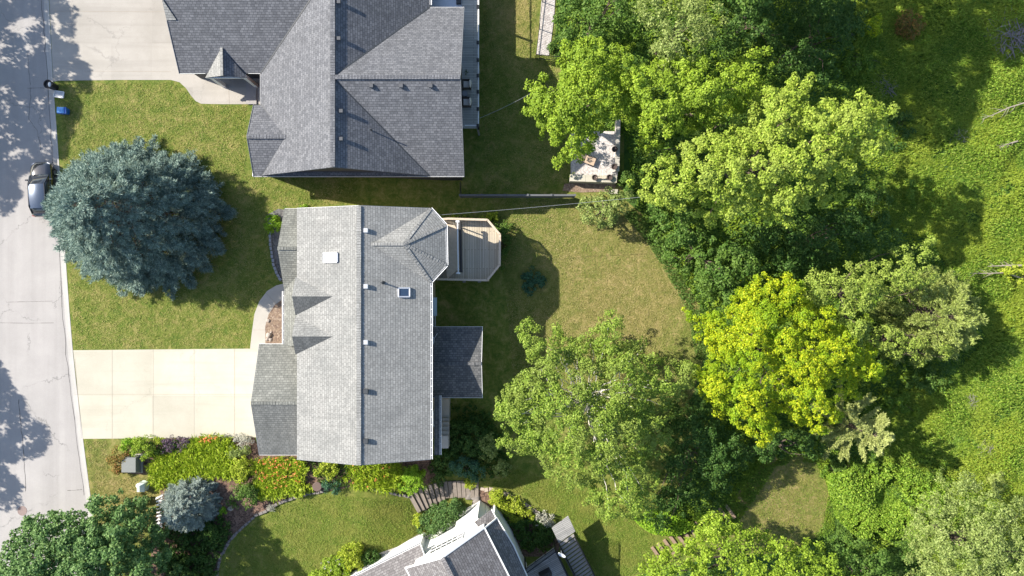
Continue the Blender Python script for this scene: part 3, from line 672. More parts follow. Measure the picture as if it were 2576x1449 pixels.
DR1 = [(125, -60), (124, 0), (134, 205), (150, 203), (300, 201), (430, 201), (452, 207), (468, 222), (480, 240), (492, 254), (506, 261), (560, 262), (622, 262), (665, 262), (665, 150), (500, 150), (500, -60)]
sheet('top_driveway', DR1, 0.012, M['drive2'])
DR2 = [(184, 881), (400, 879), (640, 877), (725, 877), (725, 1101), (640, 1100), (430, 1102), (209, 1104)]
sheet('main_driveway', DR2, 0.012, M['drive'])
WK = [(629, 877), (633, 840), (640, 790), (652, 758), (672, 732), (695, 718), (720, 712), (735, 740), (715, 752), (692, 766), (676, 790), (668, 820), (667, 877)]
sheet('front_walk', WK, 0.020, M['walk'])
mb = MB()
for a, b in (((282, 880), (282, 1103)), ((385, 879), (385, 1102)), ((488, 879), (488, 1102)), ((590, 878), (590, 1101)), ((188, 992), (640, 992)), ((188, 902), (205, 1102)), ((668, 736), (700, 770)), ((632, 830), (668, 830))):
    p = W(*a, 0.021); q = W(*b, 0.021); mb.bar((p.x, p.y, 0.023 if a[0] > 600 else 0.0155), (q.x, q.y, 0.023 if a[0] > 600 else 0.0155), 0.022, 0.006)
tag(mb.build('driveway_joint', M['joint']), kind='structure')
mb = MB()
for a, b in (((212, 179), (430, 180)), ((575, 215), (577, 262)), ((136, 28), (437, 30))):
    p = W(*a, 0.016); q = W(*b, 0.016); mb.bar((p.x, p.y, 0.0155), (q.x, q.y, 0.0155), 0.018, 0.006)
tag(mb.build('driveway_joint', M['joint']), kind='structure')
sheet('porch_step_slab', [(619, 207), (645, 207), (645, 262), (619, 262)], 0.12, M['road'])
sheet('mulch_bed', [(668, 877), (667, 822), (675, 792), (690, 768), (712, 752), (722, 752), (722, 880), (668, 870)], 0.03, M['mulchl'])
sheet('slate_bed', [(672, 540), (700, 525), (730, 530), (730, 712), (712, 712), (694, 690), (686, 660), (683, 620), (676, 585)], 0.03, M['slate'])
sheet('garden_bed', [(322, 1135), (340, 1112), (420, 1103), (640, 1101), (655, 1140), (1080, 1150), (1100, 1200), (1050, 1240), (960, 1236), (880, 1226), (800, 1240), (750, 1250), (700, 1268), (640, 1300), (600, 1335), (562, 1385), (548, 1440), (540, 1500), (380, 1500), (380, 1330), (395, 1290), (405, 1240), (375, 1195), (330, 1192)], 0.03, M['mulch'])
sheet('house_side_bed', [(1205, 1232), (1250, 1236), (1300, 1258), (1345, 1285), (1385, 1315), (1415, 1350), (1400, 1400), (1290, 1400), (1240, 1310), (1195, 1270)], 0.04, M['mulch'])
sheet('side_path', [(952, 1392), (1000, 1375), (1050, 1345), (1075, 1340), (1080, 1395), (1000, 1420), (955, 1412)], 0.05, M['walk'])
sheet('gravel_path', [(1368, -60), (1400, -60), (1394, 40), (1388, 90), (1381, 139), (1349, 138), (1357, 60)], 0.05, M['gravel'])
sheet('worn_soil_patch', [(1420, 462), (1500, 458), (1552, 466), (1540, 482), (1460, 484), (1415, 480)], 0.03, M['mulchl'])
# rough meadow and wood floor to the right
MEAD = [(1400, -60), (1400, 20), (1395, 140), (1480, 330), (1570, 330), (1570, 500), (1640, 560), (1690, 660), (1760, 760), (1770, 900), (1740, 1000), (1800, 1100), (1700, 1240), (1640, 1330), (1700, 1330), (1830, 1270), (1930, 1150), (2060, 1140), (2110, 1220), (2090, 1330), (1990, 1390), (1800, 1400), (1600, 1449), (1560, 1560), (2800, 1560), (2800, -60)]
sheet('meadow_ground', MEAD, 0.035, M['soil'], 1.5)

# ------------------------------------------------------------------ houses
def on(plane, px, py, dz=0.0):
    z = 4.0
    for _ in range(25):
        p = W(px, py, z); z = 0.4 * z + 0.6 * (plane(p.x, p.y) + dz)
    return W(px, py, z)
def gutter(parent, segs, w=0.13, h=0.11, mat='white', hang=0.0, name='gutter'):
    for p, q in segs:
        mb = MB(); p = Vector(p); q = Vector(q); d = (q - p).normalized(); s = d.cross(Vector((0, 0, 1))).normalized()
        mb.bar(p, q, 0.02, h); mb.bar(p + s * w, q + s * w, 0.045, h)
        if hang:
            L = (q - p).length; k = int(L / hang)
            for i in range(k + 1):
                c = p + d * (L * (i + 0.5) / (k + 1)) + Vector((0, 0, h / 2 - 0.01)); mb.bar(c - s * 0.01, c + s * (w + 0.01), 0.035, 0.018)
        go = mb.build(name, M[mat], parent)
        m2 = MB(); m2.bar(p + s * w / 2 - Vector((0, 0, h / 2 - 0.012)), q + s * w / 2 - Vector((0, 0, h / 2 - 0.012)), w - 0.03, 0.015); m2.build('trough', M['vent'], go)  # trough darker than the lips: inner shade and debris put into its colour
def strip(parent, segs, w=0.05, h=0.14, mat='white', name='fascia'):
    for p, q in segs:
        mb = MB(); mb.bar(p, q, w, h); mb.build(name, M[mat], parent)
def ridgecap(parent, segs, mat, w=0.30):
    for p, q in segs:
        mb = MB(); p = Vector(p) + Vector((0, 0, 0.012)); q = Vector(q) + Vector((0, 0, 0.012)); L = (q - p).length; k = max(1, int(L / 0.24))
        for i in range(k):
            a = p.lerp(q, i / k); b = p.lerp(q, (i + 0.97) / k); mb.bar(a + Vector((0, 0, 0.006 * (i % 2))), b + Vector((0, 0, 0.02)), w, 0.028)
        mb.build('ridge_cap', M[mat], parent, roofuv=True)
def boxvent(parent, p, slope, mat, big=0.30):
    """low square roof vent: hood on a flange"""
    t = bpy.data.objects.new('roof_vent', None)
    mb = MB(); s = big
    mb.box((p.x, p.y, p.z + 0.13), (s * 1.25, s * 1.25, 0.14), 0, 0.82)
    mb.box((p.x, p.y, p.z + 0.05), (s, s, 0.14)); o = mb.build('roof_vent', M[mat], parent)
    m2 = MB(); k = s * 0.95
    m2.add([(p.x - k, p.y - k, p.z + slope * -k + 0.015), (p.x + k, p.y - k, p.z + slope * k + 0.015), (p.x + k, p.y + k, p.z + slope * k + 0.015), (p.x - k, p.y + k, p.z - slope * k + 0.015)], [(0, 1, 2, 3)])
    bpy.data.objects.remove(t)
    return o

# ---- main (middle) house
XL, XR, XM = -16.60, -6.29, -11.44; YN, YS = 6.15, -13.22; ZE, ZR = 4.9, 6.7
hc = empty('house', (-11.4, -3.5, 0), 'weathered light grey shingled house in the middle, with a pale wooden deck at its back', 'house')
mr = (ZR - ZE) / (XR - XM); ml = (ZR - ZE) / (XM - XL)
pr = lambda x, y: ZR - (x - XM) * mr
pl = lambda x, y: ZR - (XM - x) * ml
TP0 = (-10.57, 3.3, 6.4); TA = (-8.12, 3.3, 6.4); TN0 = (XR + 0.02, YN - 0.02, ZE + 0.01); TC1 = (-5.11, 4.86, ZE); TC2 = (-5.05, 1.77, ZE); TS0 = (XR + 0.02, 0.46, ZE + 0.01)
d = 0.14
mb = MB()
mb.prism([(XL, YN, ZE), (XM, YN, ZR), (XM, YS, ZR), (XL, YS, ZE)], d)
mb.build('roof', M['shA'], hc, roofuv=True)
mb = MB()
mb.prism([(XM, YN, ZR), (XR, YN, ZE), (XR, YS, ZE), (XM, YS, ZR)], d)
mb.build('roof', M['shA'], hc, roofuv=True)
mb = MB()
for f in ([TP0, TA, TN0], [TA, TC1, TN0], [TA, TC1, TC2], [TA, TC2, TS0], [TP0, TA, TS0]): mb.prism(f, d)
mb.build('bay_roof', M['shA'], hc, roofuv=True)
mb = MB()
GZ, GR = 2.75, 4.6; GX = -20.26
mb.prism([(GX, -4.47, GZ), (GX, -8.93, GR), (-16.0, -8.93, GR), (-16.0, -4.47, GZ)], d)
mb.build('garage_roof', M['shG'], hc, roofuv=True); mb = MB()
mb.prism([(GX, -8.93, GR), (GX, -13.39, GZ), (-16.0, -13.39, GZ), (-16.0, -8.93, GR)], d)
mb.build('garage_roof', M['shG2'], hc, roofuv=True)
mb = MB()
mb.prism([(-18.25, 6.36, 2.8), (-18.25, 3.08, 4.45), (-16.0, 3.08, 4.45), (-16.0, 6.36, 2.8)], d)
mb.prism([(-18.25, 3.08, 4.45), (-18.25, -0.2, 2.8), (-16.0, 1.4, 3.65), (-16.0, 3.08, 4.45)], d)
mb.prism([(-18.27, -0.2, 2.8), (-18.27, -4.6, 2.8), (-16.0, -4.6, 3.9), (-16.0, 1.95, 3.9)], d)
mb.build('porch_roof', M['shG'], hc, roofuv=True)
for yc in (-0.63, -3.66):
    mb = MB(); F_ = (-16.66, yc, 5.95); B_ = (-13.55, yc, 5.965); E1 = (-16.72, yc + 1.48, 4.87); E2 = (-16.72, yc - 1.48, 4.87)
    mb.prism([F_, B_, E1], 0.06); o = mb.build('dormer_roof', M['shA'], hc, roofuv=True)
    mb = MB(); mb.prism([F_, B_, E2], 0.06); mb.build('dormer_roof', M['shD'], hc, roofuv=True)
    m2 = MB(); m2.prism([(-16.45, yc - 1.3, 0), (-16.45, yc + 1.3, 0), (-16.40, yc + 1.3, 0), (-16.40, yc - 1.3, 0)], 0.001)
    m2 = MB(); m2.add([(-16.5, yc - 1.35, 4.8), (-16.5, yc + 1.35, 4.8), (-16.5, yc, 5.8), (-15.9, yc - 1.35, 4.8), (-15.9, yc + 1.35, 4.8), (-15.9, yc, 5.8)], [(0, 2, 1), (3, 4, 5), (0, 3, 5, 2), (1, 2, 5, 4), (0, 1, 4, 3)])
    m2.build('dormer_wall', M['beige'], hc)
ridgecap(hc, [((XM, YN, ZR), (XM, YS, ZR))], 'shA', 0.34)
ridgecap(hc, [(TP0, TA), (TA, TN0), (TA, TC1), (TA, TC2), (TA, TS0)], 'shA', 0.24)
ridgecap(hc, [((GX, -8.93, GR), (-16.4, -8.93, GR)), ((-18.25, 3.08, 4.45), (-16.5, 3.08, 4.45))], 'shG', 0.26)
# walls
mb = MB()
mb.box((-11.4, -3.53, 1.32), (9.5, 18.4, 7.05))
mb.add([(-16.15, 5.67, 4.84), (-6.65, 5.67, 4.84), (-11.4, 5.67, 6.5), (-16.15, 5.5, 4.84), (-6.65, 5.5, 4.84), (-11.4, 5.5, 6.5)], [(0, 1, 2), (5, 4, 3), (0, 2, 5, 3), (1, 4, 5, 2)])
mb.add([(-16.15, -12.73, 4.84), (-6.65, -12.73, 4.84), (-11.4, -12.73, 6.5), (-16.15, -12.6, 4.84), (-6.65, -12.6, 4.84), (-11.4, -12.6, 6.5)], [(2, 1, 0), (3, 4, 5), (3, 5, 2, 0), (2, 5, 4, 1)])
mb.prism([(-6.7, 5.4, 4.75), (-5.5, 4.6, 4.75), (-5.5, 2.0, 4.75), (-6.7, 1.0, 4.75)], 6.9)
mb.box((-18.05, -8.93, 1.32), (3.7, 8.1, 2.6)); mb.box((-17.2, 3.08, 1.32), (2.0, 5.6, 2.6))
mb.build('wall', M['beige'], hc)
mb = MB(); mb.add([(-19.93, -12.9, 2.62), (-19.93, -4.96, 2.62), (-19.93, -8.93, 4.35)], [(0, 2, 1)]); mb.build('garage_gable', M['beige'], hc)
mb = MB(); mb.box((-19.93, -8.93, 1.15), (0.06, 4.9, 2.2)); o = mb.build('garage_door', M['white'], hc)
for y, z, h_ in ((3.1, 1.4, 1.2), (4.6, 1.4, 1.2)): mb = MB(); mb.box((-18.2, y, z), (0.06, 0.9, h_)); mb.build('window', M['glass'], hc)
for y, z in ((-2, 2.7), (-7.2, 2.7), (-10.5, 2.7), (-3, -0.7), (-11, -0.7)):
    mb = MB(); mb.box((-6.62, y, z), (0.05, 1.3, 1.2)); w_ = mb.build('window', M['glass'], hc)
    mb = MB()
    for a, b, c_, e_ in ((0, 0.65, 0.06, 1.32), (0, -0.65, 0.06, 1.32)): mb.box((-6.61, y + b, z), (0.09, 0.08, 1.32))
    mb.box((-6.61, y, z + 0.64), (0.09, 1.38, 0.08)); mb.box((-6.61, y, z - 0.64), (0.11, 1.38, 0.08)); mb.build('frame', M['white'], w_)
gutter(hc, [((XR, 0.40, ZE - 0.06), (XR, YS, ZE - 0.06))][::1] and [((XR + 0.13, YS, ZE - 0.06), (XR + 0.13, 0.42, ZE - 0.06))][0:0], 0.13)
def gut_out(p, q, **k): gutter(hc, [(p, q)], **k)
gut_out((XR + 0.01, 0.44, ZE - 0.05), (XR + 0.01, YS, ZE - 0.05), hang=0.62) if False else gutter(hc, [((XR + 0.01, YS, ZE - 0.05), (XR + 0.01, 0.44, ZE - 0.05))], hang=0.62)
gutter(hc, [((TS0[0], TS0[1], ZE - 0.05), (TC2[0], TC2[1], ZE - 0.05)), ((TC2[0], TC2[1], ZE - 0.05), (TC1[0], TC1[1], ZE - 0.05)), ((TC1[0], TC1[1], ZE - 0.05), (TN0[0], TN0[1], ZE - 0.05))], 0.11)
gutter(hc, [((-18.28, -0.25, 2.76), (-18.28, -4.5, 2.76))], 0.12, hang=0.8)
gutter(hc, [((-16.0, -13.4, 2.7), (GX, -13.4, 2.7)), ((GX, -4.46, 2.7), (-18.3, -4.46, 2.7)), ((-18.2, 6.37, 2.74), (-16.0, 6.37, 2.74))], 0.12, hang=0.5)
strip(hc, [((XM, YN + 0.012, ZR - 0.08), (XL, YN + 0.012, ZE - 0.08)), ((XM, YN + 0.012, ZR - 0.08), (XR, YN + 0.012, ZE - 0.08)), ((XM, YS - 0.012, ZR - 0.08), (XL, YS - 0.012, ZE - 0.08)), ((XM, YS - 0.012, ZR - 0.08), (XR, YS - 0.012, ZE - 0.08)), ((GX - 0.012, -8.93, GR - 0.08), (GX - 0.012, -4.47, GZ - 0.08)), ((GX - 0.012, -8.93, GR - 0.08), (GX - 0.012, -13.39, GZ - 0.08))], 0.03, 0.15, 'vent')
# lower gutter and shed strip by the back steps
mb = MB(); mb.prism([(-6.2, -8.6, 2.95), (-5.78, -8.6, 2.85), (-5.78, -13.35, 2.85), (-6.2, -13.35, 2.95)], 0.12); mb.build('lower_eave', M['shP'], hc, roofuv=True)
gutter(hc, [((-5.78, -13.35, 2.82), (-5.78, -8.6, 2.82))], 0.11, hang=0.6)
# vents, pipe, skylights
for px, py in ((921, 580), (921, 720.5), (921, 861)): boxvent(hc, on(pr, px, py), -mr, 'ventp', 0.29)
for px, py in ((921, 984), (921, 1109)): boxvent(hc, on(pr, px, py), -mr, 'ventd', 0.31)
p = on(pr, 963, 711); mb = MB(); mb.tube([p - Vector((0, 0, 0.1)), p + Vector((0, 0, 0.62))], 0.055, 12); mb.lathe((p.x, p.y, p.z), [(0.16, -0.05), (0.10, 0.08), (0.06, 0.14)], 14); mb.build('vent_pipe', M['ventd'], hc)
def skylight(px, py, plane, sl, lx, ly, glass):
    p = on(plane, px, py); x0, x1, y0, y1 = p.x - lx / 2, p.x + lx / 2, p.y - ly / 2, p.y + ly / 2
    def q(x, y, h): return (x, y, p.z + sl * (x - p.x) + h)
    g = MB(); g.prism([q(x0 + .06, y0 + .06, .13), q(x1 - .06, y0 + .06, .13), q(x1 - .06, y1 - .06, .13), q(x0 + .06, y1 - .06, .13)], 0.05); go = g.build('skylight', M[glass], hc)
    m = MB()
    for a, b in (((x0, y0), (x1, y0)), ((x0, y1), (x1, y1)), ((x0, y0), (x0, y1)), ((x1, y0), (x1, y1))): m.bar(q(*a, .07), q(*b, .07), 0.10, 0.17)
    m.build('frame', M['ventw'], go)
skylight(832, 648, pl, ml, 1.12, 0.68, 'skyglass'); skylight(1017, 735.5, pr, -mr, 0.80, 0.66, 'darkglass')

# rear porch of the main house
mb = MB(); PZ, PR_, PX = 1.9, 2.85, -75 * 58.1 / FP
mb.prism([(-6.6, -3.16, PZ), (-2.42, -3.16, PZ), (-2.46, -6.03, PR_), (-6.6, -6.03, PR_)], 0.12)
mb.prism([(-6.6, -6.03, PR_), (-2.46, -6.03, PR_), (-2.42, -8.92, PZ), (-6.6, -8.92, PZ)], 0.12)
mb.build('porch_roof', M['shP'], hc, roofuv=True)
ridgecap(hc, [((-6.4, -6.03, PR_), (-2.48, -6.03, PR_))], 'shP', 0.26)
gutter(hc, [((-6.4, -3.15, PZ - 0.04), (-2.42, -3.15, PZ - 0.04)), ((-2.42, -8.93, PZ - 0.04), (-6.4, -8.93, PZ - 0.04))], 0.10)
strip(hc, [((-2.40, -3.14, PZ - 0.06), (-2.44, -6.03, PR_ - 0.06)), ((-2.40, -8.94, PZ - 0.06), (-2.44, -6.03, PR_ - 0.06))], 0.03, 0.14)
mb = MB(); mb.box((-4.7, -6.03, -0.3), (3.9, 5.3, 4.2)); mb.build('porch_wall', M['beige'], hc)
# pale canopy over a basement door
mb = MB(); a = W(1084, 749, 0.4); b = W(1099, 794, 0.4); mb.box(((a.x + b.x) / 2 - 0.3, (a.y + b.y) / 2, 0.4), (b.x - a.x + 0.6, a.y - b.y, 0.06)); mb.box(((a.x + b.x) / 2 - 0.3, a.y, 0.3), (b.x - a.x + 0.6, 0.04, 0.2)); mb.box(((a.x + b.x) / 2 - 0.3, b.y, 0.3), (b.x - a.x + 0.6, 0.04, 0.2))
mb.build('door_canopy', M['canopy'], hc)
# small dish on the porch side of the eave
p = W(1091, 853, 4.0); mb = MB(); mb.tube([(p.x - 0.5, p.y - 0.2, 3.7), (p.x - 0.1, p.y - 0.1, 3.9)], 0.03); mb.lathe((p.x - 0.05, p.y - 0.1, 3.9), [(0.02, 0), (0.2, 0.05), (0.30, 0.12), (0.28, 0.13), (0.02, 0.02)], 16, 0.35, 1.0); mb.tube([(p.x, p.y, 3.95), (p.x + 0.3, p.y + 0.45, 4.1)], 0.02); mb.build('satellite_dish', M['ventw'], hc)

# deck: a thing of its own, standing behind the house
dk = empty('deck', (-3, 3.2, -2.1), 'pale wooden octagonal deck standing behind the middle house', 'deck')
DZ = 0.3
rp = [(1105, 552), (1127, 550), (1226, 553), (1257.5, 590), (1257, 666), (1226, 705), (1092, 702)]
RT = [W(x, y, DZ + 1.0) for x, y in rp]
fl = [Vector((p.x, p.y, DZ)) for p in RT]; fl[0] = Vector((-5.6, fl[0].y, DZ))
mb = MB(); mb.prism(fl, 0.16); mb.build('floor', M['deckA'], dk)
mb = MB(); mb.prism([(-5.7, 5.35, DZ + 0.45), (-4.75, 5.2, DZ + 0.45), (-4.3, 4.4, DZ + 0.45), (-4.3, 1.7, DZ + 0.45), (-5.4, 0.75, DZ + 0.45)], 0.44); mb.build('bench', M['wood'], dk)
segs = [(RT[i], RT[i + 1]) for i in range(0, 6)]
mb = MB()
for p, q in segs: mb.bar(p, q, 0.17, 0.045)
mb.build('hand_rail', M['wood'], dk)
mb = MB()
for p, q in segs:
    L = (q - p).length; k = int(L / 0.13)
    for i in range(k + 1):
        c = p.lerp(q, i / max(k, 1)); mb.box((c.x, c.y, DZ + 0.52), (0.04, 0.04, 0.92))
    lo = Vector((0, 0, 0.9)); mb.bar(p - lo, q - lo, 0.05, 0.06)
mb.build('baluster', M['wood'], dk)['kind'] = 'stuff'
for p in RT:
    mb = MB(); g = float(tz(p.x, p.y)); mb.box((p.x, p.y, (DZ + 1.0 + g) / 2), (0.11, 0.11, DZ + 1.0 - g)); mb.build('post', M['wood'], dk)
for px in (1168, 1206): mb = MB(); p = W(px, 707, -0.3); mb.box((p.x, p.y, -0.3), (0.25, 0.25, 0.1)); mb.build('beam_end', M['greywood'], dk)
# retracted awning standing on the deck
aw = empty('awning', (-4.1, 3.2, DZ), 'long retracted awning with white rail and rolled black cloth on the pale deck', 'awning')
a = W(1151, 557, 1.9); b = W(1153, 687, 1.9)
mb = MB(); mb.bar((a.x, a.y, 1.9), (b.x, b.y, 1.9), 0.10, 0.10); mb.box((a.x, a.y, 1.9), (0.3, 0.14, 0.16)); mb.box((b.x, b.y, 1.9), (0.3, 0.14, 0.16)); mb.build('rail', M['white'], aw)
mb = MB(); mb.tube([(a.x + 0.22, a.y - 0.05, 1.85), (b.x + 0.22, b.y + 0.05, 1.85)], 0.12, 12); mb.build('roller', M['bin'], aw)
for y in (a.y - 0.3, b.y + 0.3): mb = MB(); mb.box((a.x + 0.02, y, 1.08), (0.08, 0.08, 1.55)); mb.build('post', M['white'], aw)

# concrete back stairs
st = empty('stairs', (-5.4, -11.3, -2.1), 'grey concrete stairs running down along the back corner of the middle house', 'stairs')
mb = MB(); xa = W(1096, 1000, 1.0).x; xb = W(1125, 1000, 1.0).x; xc = (xa + xb) / 2
zs = [(1003, 1052, -0.9), (1052, 1062, -0.72), (1062, 1073, -0.55), (1073, 1085, -0.38), (1085, 1096, -0.2), (1096, 1128, -0.02)]
for y0, y1, z in zs:
    a = W(1100, y0, z).y; b = W(1100, y1, z).y; mb.box((xc, (a + b) / 2, z - 1.0), (xb - xa, a - b - 0.004, 2.0))
mb.build('step', M['walk'], st)

# ---- top house
ht = empty('house', (-13.3, 16, 0), 'large charcoal shingled house at the top with many crossing gables', 'house')
E, Rr_ = 3.0, 7.0; s_ = 0.593; TX = -13.31; TL, TR = -20.05, -6.57; TY = 8.92; NY = 30.0
Yc = 15.66; XE = -3.85
mb = MB(); mb.prism([(TX, TY + 0.05, Rr_), (TL, TY + 0.05, E), (TL, NY, E), (TX, NY, Rr_)], d); mb.build('roof', M['shB'], ht, roofuv=True)
mb = MB(); mb.prism([(TX, TY + 0.05, Rr_), (TR, TY + 0.05, E), (TR, NY, E), (TX, NY, Rr_)], d); mb.build('roof', M['shB'], ht, roofuv=True)
mb = MB()
mb.prism([(TX, Yc, Rr_ + 0.01), (XE, Yc, Rr_ + 0.01), (XE, TY, E), (TR, TY, E)], d); mb.prism([(TX, Yc, Rr_ + 0.01), (XE, Yc, Rr_ + 0.01), (XE, 22.4, E), (TR, 22.4, E)], d); mb.build('back_gable_roof', M['shB'], ht, roofuv=True)
mb = MB(); bx_ = -20.62; by = 11.78; bz = 4.45
mb.prism([(bx_, by, bz), (-17.45, by, bz), (-20.0, TY + 0.0, E), (bx_, TY + 0.0, E)], d); mb.prism([(bx_, by, bz), (-17.45, by, bz), (-20.0, 14.63, E), (bx_, 14.63, E)], d); mb.build('side_gable_roof', M['shB'], ht, roofuv=True)
# garage wing: south slope, small gable and porch gable
GY = 17.14; gl = -26.55
gz_ = lambda y: E + s_ * (y - GY)
mb = MB(); mb.prism([(gl, GY, E), (-20.05, GY, E), (-13.31, GY + 6.74, Rr_), (gl, GY + 6.74, Rr_)], d)
mb.prism([(gl, GY + 6.74, Rr_), (-13.31, GY + 6.74, Rr_), (-20.05, GY + 13.48, E), (gl, GY + 13.48, E)], d)
mb.build('garage_roof', M['shB'], ht, roofuv=True)
mb = MB(); mb.prism([(gl, 20.6 + 0.9, gz_(20.6) - 0.0), (gl - 0.0, 20.6, 5.08), (-25.7, 20.6, 5.1), (gl, 22.2, 4.25)][:0] or [(gl - 0.02, 20.6, 5.09), (-25.8, 20.6, 5.13), (gl + 0.02, 21.95, 5.95)], 0.05)
mb.build('small_gable_roof', M['shA'], ht, roofuv=True)  # sunlit facet: the sun's brightness put into a paler shingle colour
def porchgable():
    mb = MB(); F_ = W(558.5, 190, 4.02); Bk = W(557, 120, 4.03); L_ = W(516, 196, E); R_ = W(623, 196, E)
    mb.prism([tuple(F_), tuple(Bk), tuple(L_)], 0.1); mb.build('entry_roof', M['shA'], ht, roofuv=True)  # lit slope of the charcoal entry gable: sunlight put into a paler shingle
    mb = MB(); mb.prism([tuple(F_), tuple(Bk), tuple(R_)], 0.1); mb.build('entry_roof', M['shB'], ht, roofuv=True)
    # lower return pieces covering the eave between valley and corner
    ridgecap(ht, [(tuple(F_), tuple(Bk))], 'shA', 0.2)
    mb = MB(); y0 = L_.y + 0.1; mb.add([(L_.x + 0.25, y0, 2.86), (R_.x - 0.25, y0, 2.86), (F_.x, y0, F_.z - 0.16), (L_.x + 0.25, y0 + .1, 2.86), (R_.x - 0.25, y0 + .1, 2.86), (F_.x, y0 + .1, F_.z - 0.16)], [(0, 1, 2), (5, 4, 3), (0, 3, 4, 1), (0, 2, 5, 3), (1, 4, 5, 2)]); mb.build('entry_gable', M['greysid'], ht)
    for x in (L_.x + 0.35, R_.x - 0.35):
        mb = MB(); mb.box((x, y0 + 0.1, 1.43), (0.28, 0.28, 2.86)); mb.build('column', M['white'], ht)
    mb = MB(); mb.bar((L_.x + 0.1, y0 - 0.05, 2.9), (R_.x - 0.1, y0 - 0.05, 2.9), 0.12, 0.16); mb.build('entry_beam', M['white'], ht)
porchgable()
ridgecap(ht, [((TX, TY + 0.1, Rr_), (TX, NY, Rr_))], 'shB', 0.34); ridgecap(ht, [((TX + 0.2, Yc, Rr_ + 0.01), (XE, Yc, Rr_ + 0.01)), ((bx_, by, bz), (-17.6, by, bz))], 'shB', 0.32)
# valley flashing
mb = MB()
for p, q in (((TX, Yc, Rr_), (TR, TY, E)), ((TX, Yc, Rr_), (TR, 22.4, E)), ((-20.05, GY, E), (-13.31, GY + 6.74, Rr_)), ((-17.45, by, bz), (-20.0, TY, E)), ((-17.45, by, bz), (-20.0, 14.63, E))):
    mb.bar(Vector(p) + Vector((0, 0, 0.03)), Vector(q) + Vector((0, 0, 0.03)), 0.09, 0.03)
mb.build('valley_flashing', M['ventd'], ht)
mb = MB()
mb.box((-13.31, 19.5, 1.4), (12.7, 20.4, 3.0)); mb.box((-8.3, 15.66, 0.4), (8.0, 12.6, 5.0)); mb.box((-18.5, 11.78, 1.4), (3.6, 4.9, 3.0)); mb.box((-22.9, 22.9, 1.4), (6.5, 10.6, 3.0))
mb.add([(-19.7, TY + 0.35, E - 0.1), (-6.8, TY + 0.35, E - 0.1), (TX, TY + 0.35, Rr_ - 0.25), (-19.7, TY + 0.6, E - 0.1), (-6.8, TY + 0.6, E - 0.1), (TX, TY + 0.6, Rr_ - 0.25)], [(0, 1, 2), (5, 4, 3), (0, 2, 5, 3), (1, 4, 5, 2), (0, 3, 4, 1)])
mb.add([(-4.2, 9.3, E - 0.1), (-4.2, 22.0, E - 0.1), (-4.2, Yc, Rr_ - 0.35), (-4.5, 9.3, E - 0.1), (-4.5, 22.0, E - 0.1), (-4.5, Yc, Rr_ - 0.35)], [(0, 1, 2), (5, 4, 3), (0, 2, 5, 3), (1, 4, 5, 2)])
mb.build('wall', M['greysid'], ht)
mb = MB(); mb.box((-19.88, 15.9, 1.4), (0.1, 2.2, 2.7)); mb.build('brick_wall', M['brick'], ht)
mb = MB(); mb.prism([(-20.65, TY - 0.02, E - 0.02), (-3.82, TY - 0.02, E - 0.02), (-3.82, TY + 0.34, E + 0.1), (-20.65, TY + 0.34, E + 0.1)], 0.08); mb.build('pent_roof', M['shB'], ht, roofuv=True)
gutter(ht, [((-3.82, TY - 0.03, E - 0.05), (-20.68, TY - 0.03, E - 0.05)), ((-20.05, GY - 0.01, E - 0.05)[:0] or (-24.5, GY - 0.01, E - 0.05), (gl, GY - 0.01, E - 0.05)), ((-20.12, GY - 0.01, E - 0.05), (-21.05, GY - 0.01, E - 0.05)), ((-20.10, 14.65, E - 0.05), (-20.10, GY - 0.02, E - 0.05)), ((TR - 0.02, 22.42, E - 0.05), (XE, 22.42, E - 0.05))], 0.13)
gutter(ht, [((TR + 0.02, 22.6, E - 0.05), (TR + 0.02, NY, E - 0.05))], 0.12)
strip(ht, [((XE - 0.0 + 0.03, TY, E - 0.03), (XE + 0.03, Yc, Rr_ - 0.02)), ((XE + 0.03, 22.4, E - 0.03), (XE + 0.03, Yc, Rr_ - 0.02))], 0.03, 0.16, 'vent')
strip(ht, [((gl - 0.02, GY, E - 0.05), (gl - 0.02, 20.6, gz_(20.6) - 0.05)), ((bx_ - 0.02, TY, E - 0.05), (bx_ - 0.02, by, bz - 0.05)), ((bx_ - 0.02, 14.63, E - 0.05), (bx_ - 0.02, by, bz - 0.05))], 0.03, 0.16, 'vent')
gutter(ht, [((bx_ - 0.01, TY + 0.6, E - 0.05), (bx_ - 0.01, TY, E - 0.05))], 0.08)
pT = lambda x, y: Rr_ - (x - TX) * s_
pS = lambda x, y: Rr_ - (Yc - y) * s_
for px, py in ((853, 6), (853, 98), (859, 280), (859, 350)): boxvent(ht, on(pT, px, py, 0.02), -s_, 'ventd2', 0.25)
for px, py in ((935, 217), (1010, 217), (1084, 217)): boxvent(ht, on(pS, px, py, 0.02), 0.0, 'ventd2', 0.25)
p = on(pT, 936, 329); mb = MB(); mb.tube([p - Vector((0, 0, 0.1)), p + Vector((0, 0, 0.75))], 0.05, 12); mb.build('vent_pipe', M['ventd'], ht)
# low pale porch floor behind the top house, at the frame's top
mb = MB(); mb.box((-5.45, 25.9, 0.06), (2.76, 6.9, 0.3)); mb.build('porch_floor', M['ventw'], ht)
mb = MB(); mb.box((-4.45, 24.2, 0.35), (0.4, 0.9, 0.3)); mb.build('porch_unit', M['ventd'], ht)

